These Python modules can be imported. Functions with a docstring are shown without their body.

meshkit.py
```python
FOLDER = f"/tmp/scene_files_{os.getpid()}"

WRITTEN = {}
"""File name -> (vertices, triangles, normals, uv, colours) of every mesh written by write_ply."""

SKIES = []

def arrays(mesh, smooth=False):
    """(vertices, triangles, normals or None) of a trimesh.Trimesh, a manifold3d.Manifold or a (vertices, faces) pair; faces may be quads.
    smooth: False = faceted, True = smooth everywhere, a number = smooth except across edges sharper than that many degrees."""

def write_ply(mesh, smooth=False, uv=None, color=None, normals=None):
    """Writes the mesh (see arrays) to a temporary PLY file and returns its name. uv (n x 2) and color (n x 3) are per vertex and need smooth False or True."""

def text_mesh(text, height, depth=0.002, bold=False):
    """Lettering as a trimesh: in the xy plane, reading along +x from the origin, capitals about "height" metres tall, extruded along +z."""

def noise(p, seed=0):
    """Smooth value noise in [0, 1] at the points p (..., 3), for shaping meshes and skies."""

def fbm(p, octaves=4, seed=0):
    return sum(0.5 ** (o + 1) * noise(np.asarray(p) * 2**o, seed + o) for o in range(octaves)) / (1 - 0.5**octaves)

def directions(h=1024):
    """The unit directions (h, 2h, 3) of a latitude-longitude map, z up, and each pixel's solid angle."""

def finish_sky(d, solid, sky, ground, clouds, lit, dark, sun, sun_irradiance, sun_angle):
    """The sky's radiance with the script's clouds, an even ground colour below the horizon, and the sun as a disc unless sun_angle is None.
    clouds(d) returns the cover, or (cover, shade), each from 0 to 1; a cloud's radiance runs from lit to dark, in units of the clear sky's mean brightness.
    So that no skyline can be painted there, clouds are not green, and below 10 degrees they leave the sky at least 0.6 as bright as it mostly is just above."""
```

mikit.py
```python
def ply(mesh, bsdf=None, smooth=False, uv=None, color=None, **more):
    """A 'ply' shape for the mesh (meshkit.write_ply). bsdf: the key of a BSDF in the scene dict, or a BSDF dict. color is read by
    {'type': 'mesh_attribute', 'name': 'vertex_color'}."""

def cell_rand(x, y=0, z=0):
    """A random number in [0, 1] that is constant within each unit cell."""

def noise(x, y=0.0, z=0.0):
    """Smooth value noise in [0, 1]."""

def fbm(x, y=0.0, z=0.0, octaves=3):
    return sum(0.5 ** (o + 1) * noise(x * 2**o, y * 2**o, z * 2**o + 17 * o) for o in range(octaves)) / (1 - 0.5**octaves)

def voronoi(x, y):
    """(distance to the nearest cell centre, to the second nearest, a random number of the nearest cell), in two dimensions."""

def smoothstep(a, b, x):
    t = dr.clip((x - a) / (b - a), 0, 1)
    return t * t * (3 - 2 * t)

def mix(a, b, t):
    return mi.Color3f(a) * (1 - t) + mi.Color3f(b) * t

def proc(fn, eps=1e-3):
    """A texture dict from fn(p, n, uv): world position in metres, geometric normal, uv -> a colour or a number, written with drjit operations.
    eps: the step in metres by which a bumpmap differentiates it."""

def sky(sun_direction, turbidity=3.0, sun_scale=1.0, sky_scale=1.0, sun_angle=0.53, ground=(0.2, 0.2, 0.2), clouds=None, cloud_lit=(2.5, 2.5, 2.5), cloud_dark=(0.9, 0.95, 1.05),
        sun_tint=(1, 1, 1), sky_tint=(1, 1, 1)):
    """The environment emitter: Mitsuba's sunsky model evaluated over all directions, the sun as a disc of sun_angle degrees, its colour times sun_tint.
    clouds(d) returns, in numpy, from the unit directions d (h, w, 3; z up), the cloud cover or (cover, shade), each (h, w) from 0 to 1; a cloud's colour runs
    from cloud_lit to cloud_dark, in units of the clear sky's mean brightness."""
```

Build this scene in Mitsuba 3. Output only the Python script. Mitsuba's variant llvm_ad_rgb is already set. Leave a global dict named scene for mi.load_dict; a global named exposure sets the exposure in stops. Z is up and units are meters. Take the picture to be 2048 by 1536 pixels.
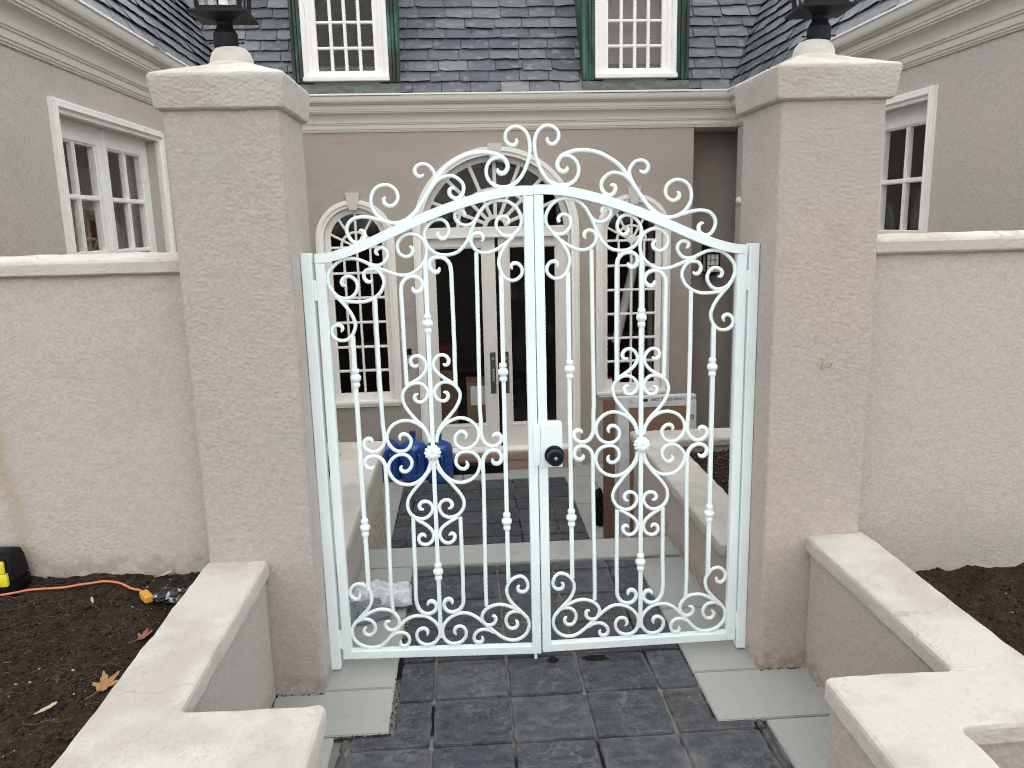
import math, random, numpy as np, trimesh, manifold3d, drjit as dr, mitsuba as mi, mikit, meshkit
from mikit import proc, noise, fbm, voronoi, cell_rand, smoothstep, mix
from shapely.geometry import Polygon, LineString, Point, box as sbox
from shapely.ops import unary_union
from shapely import affinity
T = mi.ScalarTransform4f
rng = np.random.default_rng(7)
scene, labels = {}, {}

# ---------------------------------------------------------------- camera, sky, exposure
scene['camera'] = {'type': 'perspective', 'fov': 65.47, 'fov_axis': 'x', 'near_clip': 0.05, 'far_clip': 2000.0,
    'to_world': T().look_at(origin=[0, 0, 1.9], target=[0.0536477, 0.9789329, 1.9 - 0.1970086], up=[0.0351094, 0.1953215, 0.9801106])}
scene['sky'] = mikit.sky([0.10, -1.0, 0.62], turbidity=3, sun_scale=0.15, sun_angle=70, sun_tint=(0.80, 0.97, 1.2), ground=(0.12, 0.12, 0.11),
    clouds=lambda d: (np.ones(d.shape[:2]), np.clip(0.9 * meshkit.fbm(d * 2.2, 4, 5) - 0.15, 0, 1)),
    cloud_lit=(4.0, 4.08, 4.2), cloud_dark=(2.6, 2.7, 2.85))
exposure = 2.5

# ---------------------------------------------------------------- materials
def rgb(*c): return {'type': 'rgb', 'value': [float(x) for x in c]}
def prin(col, rough=0.6, bump=None, scale=1.0, eps=1e-3, **k):
    d = {'type': 'principled', 'base_color': col if isinstance(col, dict) else rgb(*col), 'roughness': rough if isinstance(rough, dict) else float(rough), **k}
    if bump is not None: d = {'type': 'bumpmap', 'nested': proc(bump, eps), 'bsdf': d, 'scale': float(scale)}
    return {'type': 'twosided', 'bsdf': d}
def dif(col): return {'type': 'twosided', 'bsdf': {'type': 'diffuse', 'reflectance': col if isinstance(col, dict) else rgb(*col)}}

def stucco_h(p, n, uv):
    wx, wz = noise(p.x * 40, p.y * 40, p.z * 40) * 0.9, noise(p.x * 40 + 9, p.y * 40, p.z * 40 + 4) * 0.9
    a = noise(p.x * 128 + wx, p.y * 128 + wz, p.z * 112 + wz)
    b = noise(p.x * 66 + wz, p.y * 66 + 9, p.z * 62 + wx)
    return smoothstep(0.12, 0.85, a) * 0.7 + b * 0.45
def stucco_c(base, warm, amt=1.0):
    def fn(p, n, uv):
        big = fbm(p.x * 1.3 + 3, p.y * 1.3, p.z * 1.1, 3)
        fine = stucco_h(p, n, uv)
        c = mix(base, warm, smoothstep(0.35, 0.7, big))
        blot = smoothstep(0.62, 0.8, fbm(p.x * 3.1, p.y * 3.1 + 7, p.z * 2.2, 3))
        return c * (1 - 0.05 * blot * amt) * (0.87 + 0.22 * fine * amt)
    return fn
def wall_c(p, n, uv):
    c = stucco_c((0.415, 0.382, 0.358), (0.428, 0.388, 0.357))(p, n, uv)
    # yellowish water stain running down the left wall, mud splashes of irregular height along the foot
    w = 0.07 * (noise(p.z * 5, 3.0) - 0.5) + 0.06 * (p.z - 1.0)
    st = dr.exp(-dr.square((p.x + 1.895 + w) / 0.04)) * smoothstep(0.45, 0.7, p.z) * smoothstep(1.5, 1.2, p.z) * (0.35 + fbm(p.x * 14, p.z * 5, 1.0))
    c = mix(c, mi.Color3f(0.33, 0.26, 0.16), dr.clip(0.6 * st, 0, 0.75))
    base_z = dr.select(p.x < 0, 0.515, 0.35)
    sp = smoothstep(0.05, 0.0, p.z - base_z - 0.08 * fbm(p.x * 34, p.y * 34, 2.0, 4)) * smoothstep(0.3, 0.6, fbm(p.x * 26, p.y * 26, p.z * 26))
    return mix(c, mix((0.25, 0.19, 0.165), (0.46, 0.41, 0.36), smoothstep(0.0, 0.5, p.x)), 0.45 * sp)
def pier_c(p, n, uv):
    c = stucco_c((0.378, 0.341, 0.318), (0.395, 0.350, 0.320))(p, n, uv)
    c = c * mix((1, 1, 1), (1.03, 0.995, 0.965), smoothstep(0.3, 0.6, p.x))
    gx = smoothstep(0.55, 0.75, fbm(p.x * 2.3 + 4, p.y * 2.3, p.z * 1.4 + 2, 3))
    c = mix(c, mi.Color3f(0.36, 0.345, 0.328), 0.5 * gx)
    sp = smoothstep(0.09, 0.0, p.z - 0.06 * fbm(p.x * 11, p.y * 11, 2.0)) * smoothstep(0.35, 0.65, fbm(p.x * 30, p.y * 30, p.z * 30))
    return mix(c, mi.Color3f(0.2, 0.165, 0.13), 0.55 * sp)
def cap_c(p, n, uv):
    big = fbm(p.x * 4.2, p.y * 4.2, p.z * 4.2, 4)
    f = fbm(p.x * 40, p.y * 40, p.z * 40, 3)
    c = mix((0.440, 0.405, 0.360), (0.530, 0.505, 0.458), smoothstep(0.34, 0.62, big))
    speck = 0.6 * smoothstep(0.60, 0.78, f) * smoothstep(0.42, 0.62, fbm(p.x * 6 + 5, p.y * 6, p.z * 6, 2))
    crack = smoothstep(0.012, 0.004, dr.abs(fbm(p.x * 3.1 + 8, p.y * 3.1 + 2, p.z * 3.1, 4) - 0.47)) * smoothstep(0.5, 0.6, noise(p.x * 2.2, p.y * 2.2 + 4))
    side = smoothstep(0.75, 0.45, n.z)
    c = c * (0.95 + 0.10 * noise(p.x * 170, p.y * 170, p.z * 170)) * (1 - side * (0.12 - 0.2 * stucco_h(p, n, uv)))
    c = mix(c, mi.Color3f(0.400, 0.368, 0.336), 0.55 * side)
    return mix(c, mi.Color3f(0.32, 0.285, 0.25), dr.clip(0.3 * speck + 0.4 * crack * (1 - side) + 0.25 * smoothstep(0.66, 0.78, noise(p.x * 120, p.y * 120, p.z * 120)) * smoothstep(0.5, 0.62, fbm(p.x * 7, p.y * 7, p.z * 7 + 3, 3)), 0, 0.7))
def house_h(p, n, uv):
    return 0.6 * fbm(p.x * 16, p.y * 16, p.z * 26, 3) + 0.4 * noise(p.x * 75, p.y * 75, p.z * 95)
def house_c(p, n, uv):
    big = fbm(p.x * 2.1 + 5, p.y * 2.1, p.z * 3.0, 4)
    c = mix((0.360, 0.319, 0.289), (0.388, 0.335, 0.302), smoothstep(0.35, 0.65, big))
    tro = smoothstep(0.62, 0.8, fbm(p.x * 7, p.y * 7, p.z * 16, 3))
    return c * (1 - 0.09 * tro) * (0.95 + 0.1 * noise(p.x * 60, p.y * 60, p.z * 80))
M = scene
M['stucco_wall'] = prin(proc(wall_c), 0.95, stucco_h, 0.0018, specular=0.15)
M['stucco_pier'] = prin(proc(pier_c), 0.95, stucco_h, 0.0022, specular=0.15)
def cap_h(p, n, uv):
    side = smoothstep(0.75, 0.45, n.z)
    return (0.7 + 0.3 * side) * stucco_h(p, n, uv) + 0.5 * fbm(p.x * 9, p.y * 9, p.z * 9)
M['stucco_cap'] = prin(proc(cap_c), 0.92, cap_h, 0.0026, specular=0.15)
def wing_c(p, n, uv): return stucco_c((0.455, 0.415, 0.384), (0.470, 0.421, 0.384))(p, n, uv)
M['stucco_wing'] = prin(proc(wing_c), 0.95, stucco_h, 0.0022, specular=0.15)
M['stucco_house'] = prin(proc(house_c), 0.95, house_h, 0.0022, specular=0.15)
def paint_c(c0):
    def fn(p, n, uv): return mi.Color3f(*c0) * (0.96 + 0.08 * fbm(p.x * 6, p.y * 6, p.z * 6, 3))
    return fn
M['white_gate_paint'] = prin(proc(paint_c((0.75, 0.835, 0.838))), 0.38, lambda p, n, uv: noise(p.x * 70, p.y * 70, p.z * 70), 0.0002, specular=0.5)
M['trim_paint'] = prin(proc(paint_c((0.545, 0.525, 0.475))), 0.55, specular=0.3)
M['window_paint'] = prin(proc(paint_c((0.82, 0.80, 0.76))), 0.5, specular=0.35)
M['door_paint'] = prin(proc(paint_c((0.69, 0.67, 0.63))), 0.5, specular=0.35)
M['sash_paint'] = prin(proc(paint_c((0.82, 0.805, 0.77))), 0.5, specular=0.35)
def slate_h(p, n, uv):
    return fbm(p.x * 22, p.y * 22, p.z * 30, 4) + 0.25 * noise(p.x * 90, p.y * 90, p.z * 90)
def slate_c(base, k):
    def fn(p, n, uv):
        v = fbm(p.x * 9 + k * 7, p.y * 9, p.z * 17 + k, 4)
        lite = smoothstep(0.55, 0.72, fbm(p.x * 15 + k * 3, p.y * 15 + 5, p.z * 26, 4))
        c = mi.Color3f(*base) * (0.72 + 0.56 * v)
        return mix(c, mi.Color3f(0.25, 0.255, 0.275), 0.42 * lite)
    return fn
for k, c in enumerate([(0.098, 0.107, 0.124), (0.128, 0.135, 0.152), (0.076, 0.085, 0.104), (0.115, 0.125, 0.138), (0.185, 0.188, 0.200)]):
    M[f'slate_{k}'] = prin(proc(slate_c(c, k + 1)), 0.45, slate_h, 0.006, specular=0.45)
def paver_h(p, n, uv):
    w = fbm(p.x * 5, p.y * 5, 1.0, 3) * 2.2
    r = 1 - dr.abs(2 * fbm(p.x * 13 + w, p.y * 17 + w, 2.0, 4) - 1)
    return 0.8 * r + 0.4 * fbm(p.x * 42, p.y * 42, 3.0, 3)
def paver_c(base, k):
    def fn(p, n, uv):
        w = fbm(p.x * 7, p.y * 7, 1.0, 3) * 2.0
        r = 1 - dr.abs(2 * fbm(p.x * 21 + w, p.y * 29 + w, 2.0, 5) - 1)
        c = mi.Color3f(*base) * (0.5 + 1.2 * fbm(p.x * 24 + k, p.y * 38, p.z * 9, 4))
        chalk = smoothstep(0.86, 1.0, r) * smoothstep(0.40, 0.70, fbm(p.x * 5 + k, p.y * 5, 5.0, 3))
        gx, gy = (p.x - 0.122) / 0.3105, (p.y - 2.655) / 0.2955
        ed = dr.minimum(dr.abs(gx - dr.round(gx)) * 0.31, dr.abs(gy - dr.round(gy)) * 0.295)
        rim = smoothstep(0.030, 0.004, ed + 0.02 * (fbm(p.x * 45, p.y * 45, 3.0, 3) - 0.4)) * smoothstep(0.40, 0.62, fbm(p.x * 6, p.y * 6, 11.0, 3)) * smoothstep(4.4, 3.4, p.y)
        grit = smoothstep(0.60, 0.78, fbm(p.x * 110, p.y * 110, 7.0, 2))
        patch = smoothstep(0.56, 0.80, fbm(p.x * 4.0 + 20, p.y * 4.0, 9.0, 5)) * smoothstep(2.95, 2.55, p.y)
        return mix(c, mi.Color3f(0.20, 0.197, 0.19), dr.clip(0.36 * chalk + 0.18 * grit + 0.36 * patch + 0.34 * rim, 0, 0.8))
    return fn
for k, c in enumerate([(0.050, 0.055, 0.065), (0.062, 0.067, 0.076), (0.044, 0.049, 0.059), (0.058, 0.059, 0.064)]):
    M[f'paver_{k}'] = prin(proc(paver_c(c, k * 3.1)), 0.72, paver_h, 0.0045, specular=0.28)
def flag_c(p, n, uv):
    c = mix((0.325, 0.334, 0.314), (0.370, 0.374, 0.352), fbm(p.x * 3.5, p.y * 3.5, p.z, 4))
    rust = smoothstep(0.60, 0.76, fbm(p.x * 5 + 30, p.y * 5, p.z, 4)) * smoothstep(3.4, 4.3, p.y)
    c = mix(c, mi.Color3f(0.24, 0.19, 0.13), 0.35 * rust)
    sp = smoothstep(0.80, 0.88, noise(p.x * 95, p.y * 95, 4.0)) * smoothstep(0.66, 0.8, noise(p.x * 17, p.y * 17, 4.0))
    return mix(c * (0.95 + 0.1 * noise(p.x * 140, p.y * 140, 1.0)), mi.Color3f(0.12, 0.11, 0.10), 0.15 * sp)
M['flagstone'] = prin(proc(flag_c), 0.75, lambda p, n, uv: fbm(p.x * 26, p.y * 26, p.z * 26, 3), 0.0012, specular=0.25)
M['grout'] = dif(proc(lambda p, n, uv: mix((0.022, 0.020, 0.018), (0.20, 0.185, 0.165), smoothstep(0.34, 0.54, fbm(p.x * 5, p.y * 5, 1.0, 4)))))
def soil_c(p, n, uv):
    c = mix((0.014, 0.010, 0.008), (0.040, 0.028, 0.0215), fbm(p.x * 34, p.y * 34, p.z * 34, 4))
    st = smoothstep(0.66, 0.76, noise(p.x * 150, p.y * 150, 2.0))
    return mix(c, mi.Color3f(0.11, 0.085, 0.06), 0.25 * st)
M['soil'] = prin(proc(soil_c), 0.95, lambda p, n, uv: fbm(p.x * 70, p.y * 70, 1.0, 3), 0.012, specular=0.1)
M['ground'] = dif(proc(lambda p, n, uv: mix((0.13, 0.125, 0.12), (0.2, 0.19, 0.18), fbm(p.x * 2, p.y * 2, 1.0, 4))))
def copper_c(p, n, uv):
    v = fbm(p.x * 18, p.y * 18, p.z * 2.2, 4)
    c = mix((0.016, 0.050, 0.040), (0.062, 0.150, 0.120), smoothstep(0.36, 0.70, v))
    return mix(c, mi.Color3f(0.045, 0.04, 0.032), 0.8 * smoothstep(0.44, 0.62, fbm(p.x * 11 + 8, p.y * 11, p.z * 3, 3)))
M['copper'] = prin(proc(copper_c), 0.6, lambda p, n, uv: fbm(p.x * 30, p.y * 30, p.z * 12), 0.002, specular=0.3)
def copsill_c(p, n, uv):
    return mix((0.115, 0.12, 0.108), (0.15, 0.19, 0.168), smoothstep(0.4, 0.62, fbm(p.x * 13, p.y * 13, p.z * 20, 4)))
M['copper_sill'] = prin(proc(copsill_c), 0.6)
M['black_metal'] = prin((0.008, 0.010, 0.013), 0.45, specular=0.16)
M['black_plastic'] = prin((0.006, 0.006, 0.007), 0.42, specular=0.12)
M['steel'] = prin((0.45, 0.44, 0.42), 0.35, metallic=0.9)
M['bronze'] = prin((0.11, 0.10, 0.085), 0.4, metallic=0.7)
M['glass'] = {'type': 'thindielectric', 'int_ior': 1.22}
M['lantern_glass'] = {'type': 'thindielectric', 'int_ior': 1.5}
M['bulb_glass'] = prin((0.72, 0.71, 0.66), 0.2, specular=0.5)
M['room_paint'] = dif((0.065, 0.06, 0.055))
M['shade_cloth'] = dif((0.24, 0.225, 0.215))
M['dark_cloth'] = dif((0.036, 0.032, 0.028))
M['jug_blue'] = {'type': 'twosided', 'bsdf': {'type': 'principled', 'base_color': rgb(0.020, 0.072, 0.29), 'roughness': 0.14, 'specular': 0.55, 'clearcoat': 0.6, 'clearcoat_gloss': 0.9}}
M['jug_cap'] = prin((0.012, 0.035, 0.23), 0.35)
M['cardboard'] = dif(proc(lambda p, n, uv: mix((0.20, 0.13, 0.085), (0.27, 0.18, 0.12), fbm(p.x * 5, p.y * 5, p.z * 30))))
M['brown_board'] = dif(proc(lambda p, n, uv: mix((0.15, 0.095, 0.06), (0.20, 0.13, 0.085), fbm(p.x * 40, p.y * 40, p.z * 3))))
M['white_wrap'] = prin(proc(lambda p, n, uv: mix((0.50, 0.50, 0.51), (0.68, 0.68, 0.69), fbm(p.x * 17, p.y * 17, p.z * 17, 4))), 0.4)
M['ink'] = dif((0.03, 0.03, 0.035))
M['red_ink'] = dif((0.5, 0.04, 0.05))
M['maroon'] = dif((0.07, 0.02, 0.018))
M['white_print'] = dif((0.75, 0.75, 0.75))
M['orange_rubber'] = prin((0.58, 0.17, 0.075), 0.45)
M['yellow_plastic'] = prin((0.55, 0.28, 0.03), 0.45)
M['lime_plastic'] = prin((0.66, 0.60, 0.03), 0.35)
def bag_c(p, n, uv):
    c = mix((0.55, 0.59, 0.645), (0.66, 0.69, 0.73), fbm(p.x * 12, p.y * 12, p.z * 12))
    return mix(c, mi.Color3f(0.45, 0.40, 0.62), 0.4 * smoothstep(0.55, 0.68, fbm(p.x * 17 + 2, p.y * 17, p.z * 9)) * smoothstep(-0.55, -0.5, p.x) * smoothstep(-0.43, -0.48, p.x))
M['poly_bag'] = prin(proc(bag_c), 0.32, lambda p, n, uv: fbm(p.x * 14, p.y * 14, p.z * 14, 2), 0.003, specular=0.5)
M['grey_bag'] = prin((0.22, 0.24, 0.265), 0.35, lambda p, n, uv: fbm(p.x * 30, p.y * 30, p.z * 30, 3), 0.006, specular=0.5)
M['black_wrap'] = prin(proc(lambda p, n, uv: mix((0.012, 0.012, 0.013), (0.35, 0.35, 0.36), smoothstep(0.60, 0.68, fbm(p.x * 40, p.y * 40, p.z * 40)))), 0.25, lambda p, n, uv: fbm(p.x * 60, p.y * 60, p.z * 60), 0.01)
M['leaf_orange'] = dif(proc(lambda p, n, uv: mix((0.27, 0.135, 0.06), (0.40, 0.235, 0.12), fbm(p.x * 60, p.y * 60, p.z * 60))))
M['leaf_red'] = dif(proc(lambda p, n, uv: mix((0.20, 0.085, 0.07), (0.30, 0.14, 0.11), fbm(p.x * 60, p.y * 60, p.z * 60))))
M['leaf_tan'] = dif(proc(lambda p, n, uv: mix((0.42, 0.30, 0.20), (0.55, 0.42, 0.30), fbm(p.x * 60, p.y * 60, p.z * 60))))
M['leaf_green'] = dif((0.10, 0.14, 0.04))
M['twig'] = dif(proc(lambda p, n, uv: mix((0.035, 0.027, 0.021), (0.15, 0.115, 0.09), noise(p.x * 13, p.y * 13, 3.0))))
M['bark'] = dif(proc(lambda p, n, uv: mix((0.04, 0.022, 0.014), (0.16, 0.10, 0.065), noise(p.x * 45, p.y * 45, p.z * 45))))
M['plinth'] = dif(proc(lambda p, n, uv: mix((0.28, 0.19, 0.145), (0.40, 0.285, 0.225), fbm(p.x * 3, p.y * 20, p.z * 20))))
M['wet'] = prin((0.003, 0.003, 0.0035), 0.1, specular=0.2)
M['wire'] = prin((0.17, 0.12, 0.09), 0.6)
M['mortar'] = prin(proc(lambda p, n, uv: mix((0.46, 0.43, 0.38), (0.58, 0.55, 0.50), fbm(p.x * 25, p.y * 25, p.z * 25))), 0.9)
M['white_plastic'] = prin((0.75, 0.74, 0.72), 0.35)

# ---------------------------------------------------------------- helpers
def numbered(k):
    if k not in scene and k not in labels: return k
    i = 1
    while f'{k}_{i:03d}' in scene or f'{k}_{i:03d}' in labels: i += 1
    return f'{k}_{i:03d}'
def add(name, mesh, mat, smooth=False, parent=None, W=None, **lab):
    """one entry of the scene; a part when parent is given"""
    k = numbered(f'{parent}__{name}' if parent else name)
    scene[k] = mikit.ply(mesh, mat, smooth)
    if W is not None: scene[k]['to_world'] = W
    if lab: labels[k] = lab
    return k
def thing(name, label, category, group=None):
    k = numbered(name); labels[k] = {'label': label, 'category': category}
    if group: labels[k]['group'] = group
    return k
def cat(ms): return trimesh.util.concatenate([m for m in ms])
def tm(v, f): return trimesh.Trimesh(np.asarray(v, float), np.asarray(f), process=False)
def bx(x0, x1, y0, y1, z0, z1, c=0.0):
    """box, chamfered by c"""
    if c <= 0:
        m = trimesh.creation.box(extents=[x1 - x0, y1 - y0, z1 - z0]); m.apply_translation([(x0 + x1) / 2, (y0 + y1) / 2, (z0 + z1) / 2]); return m
    P = []
    for a, sx in ((x0, 1), (x1, -1)):
        for b, sy in ((y0, 1), (y1, -1)):
            for d, sz in ((z0, 1), (z1, -1)):
                P += [(a, b + sy * c, d + sz * c), (a + sx * c, b, d + sz * c), (a + sx * c, b + sy * c, d)]
    return trimesh.Trimesh(np.array(P)).convex_hull
def ext(poly, d0, d1, plane='xz'):
    """extrude shapely polygon(s): plane 'xz' along y, 'yz' along x, 'xy' along z, between d0 and d1"""
    ms = []
    for g in getattr(poly, 'geoms', [poly]):
        if g.is_empty or g.area < 1e-7 or g.geom_type != 'Polygon': continue
        m = trimesh.creation.extrude_polygon(g, d1 - d0, engine='earcut')
        v, f = np.array(m.vertices), np.array(m.faces)
        v[:, 2] += d0
        if plane == 'xz': v = v[:, [0, 2, 1]]; f = f[:, ::-1]
        elif plane == 'yz': v = v[:, [2, 0, 1]]
        ms.append(tm(v, f))
    return cat(ms)
def sheet(poly, d, plane='xz'):
    ms = []
    for g in getattr(poly, 'geoms', [poly]):
        v, f = trimesh.creation.triangulate_polygon(g, engine='earcut')
        v = np.c_[v, np.full(len(v), d)]
        v = v[:, [0, 2, 1]] if plane == 'xz' else v[:, [2, 0, 1]] if plane == 'yz' else v
        if plane == 'xz': f = f[:, ::-1]
        ms.append(tm(v, f))
    return cat(ms)
def lathe(prof, n=24, at=(0, 0, 0)):
    a = np.arange(n) * 2 * math.pi / n
    P = np.array(prof, float)
    v = np.stack([P[:, None, 0] * np.cos(a), P[:, None, 0] * np.sin(a), np.broadcast_to(P[:, None, 1], (len(P), n))], -1).reshape(-1, 3)
    i, j = np.meshgrid(np.arange(len(P) - 1), np.arange(n), indexing='ij'); k = (j + 1) % n
    q = np.stack([i * n + j, i * n + k, (i + 1) * n + k, (i + 1) * n + j], -1).reshape(-1, 4)
    return tm(v + np.array(at), np.vstack([q[:, [0, 1, 2]], q[:, [0, 2, 3]]]))
def crom(P, sub=5):
    P = np.asarray(P, float); Q = np.vstack([2 * P[0] - P[1], P, 2 * P[-1] - P[-2]]); out = []
    t = (np.arange(sub) / sub)[:, None]
    for i in range(1, len(Q) - 2):
        a, b, c, d = Q[i - 1:i + 3]
        out.append(0.5 * (2 * b + (c - a) * t + (2 * a - 5 * b + 4 * c - d) * t ** 2 + (3 * b - a - 3 * c + d) * t ** 3))
    return np.vstack(out + [P[-1:]])
def tube(P, r, n=6, taper=None):
    P = np.asarray(P, float); tg = np.gradient(P, axis=0); tg /= np.linalg.norm(tg, axis=1, keepdims=True) + 1e-12
    up = np.array([0.13, 0.27, 0.95]); s = np.cross(tg, up); s /= np.linalg.norm(s, axis=1, keepdims=True) + 1e-9; u = np.cross(s, tg)
    R = np.full(len(P), r) * (1 if taper is None else taper); a = np.arange(n) * 2 * math.pi / n
    v = P[:, None] + R[:, None, None] * (np.cos(a)[None, :, None] * s[:, None] + np.sin(a)[None, :, None] * u[:, None])
    v = np.vstack([v.reshape(-1, 3), P[0], P[-1]]); f = []
    for i in range(len(P) - 1):
        for j in range(n):
            k = (j + 1) % n; f += [(i * n + j, (i + 1) * n + j, (i + 1) * n + k), (i * n + j, (i + 1) * n + k, i * n + k)]
    b = len(P) * n
    f += [(b, j, (j + 1) % n) for j in range(n)] + [(b + 1, (len(P) - 1) * n + (j + 1) % n, (len(P) - 1) * n + j) for j in range(n)]
    return tm(v, f)
def rpoly(pts, r, ins=0.0, n=5):
    """polygon with rounded corners, set in by ins; same number of points for every ins"""
    P = np.array(pts, float)
    if Polygon(P).exterior.is_ccw is False: P = P[::-1]
    out, N = [], len(P)
    for i in range(N):
        a, b, c = P[i - 1], P[i], P[(i + 1) % N]
        d1, d2 = (b - a) / np.linalg.norm(b - a), (c - b) / np.linalg.norm(c - b)
        n1, n2 = np.array([-d1[1], d1[0]]), np.array([-d2[1], d2[0]])
        cr = d1[0] * d2[1] - d1[1] * d2[0]
        m = (n1 + n2) / (1 + n1 @ n2)
        ctr = b + m * r if cr > 0 else b - m * r
        rr = max(r - ins, 1e-4) if cr > 0 else r + ins
        if cr > 0 and ins > r: ctr = b + m * ins
        a0, a1 = (np.arctan2(*(-n1)[::-1]), np.arctan2(*(-n2)[::-1])) if cr > 0 else (np.arctan2(*n1[::-1]), np.arctan2(*n2[::-1]))
        da = (a1 - a0 + math.pi) % (2 * math.pi) - math.pi
        for t in np.linspace(0, 1, n): out.append(ctr + rr * np.array([math.cos(a0 + da * t), math.sin(a0 + da * t)]))
    return np.array(out)
def refine(mesh, size):
    m = manifold3d.Manifold(manifold3d.Mesh(vert_properties=np.asarray(mesh.vertices, np.float32), tri_verts=np.asarray(mesh.faces, np.uint32))).refine_to_length(size).to_mesh()
    return trimesh.Trimesh(m.vert_properties[:, :3], m.tri_verts, process=True)
def loft(pts, r, layers, n=5, size=None, amp=0.0, seed=0, freq=9.0):
    """stack of rounded outlines: layers (inset, z) from bottom to top; then cut finer and roughened"""
    rings = [np.c_[rpoly(pts, r, ins, n), np.full(n * len(pts), z)] for ins, z in layers]
    m = len(rings[0]); v = np.vstack(rings); f = []
    for i in range(len(rings) - 1):
        for j in range(m):
            k = (j + 1) % m; f += [(i * m + j, i * m + k, (i + 1) * m + k), (i * m + j, (i + 1) * m + k, (i + 1) * m + j)]
    for ri, flip in ((0, True), (len(rings) - 1, False)):
        pv, pf = trimesh.creation.triangulate_polygon(Polygon(rings[ri][:, :2]), engine='earcut')
        idx = np.array([np.argmin(((rings[ri][:, :2] - q) ** 2).sum(1)) for q in pv]) + ri * m
        t = idx[pf]; t = t[(t[:, 0] != t[:, 1]) & (t[:, 1] != t[:, 2]) & (t[:, 0] != t[:, 2])]
        f += [tuple(x[::-1] if flip else x) for x in t]
    M_ = trimesh.Trimesh(v, f, process=True)
    if size:
        M_ = refine(M_, size)
    if amp:
        N_ = np.array(M_.vertex_normals); V = np.array(M_.vertices)
        h = meshkit.fbm(V * freq, 3, seed) - 0.5 + 0.5 * (meshkit.noise(V * freq * 5, seed + 3) - 0.5)
        M_.vertices = V + N_ * (amp * h)[:, None]
    return M_
def rect(x0, x1, y0, y1): return [(x0, y0), (x1, y0), (x1, y1), (x0, y1)]

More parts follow.
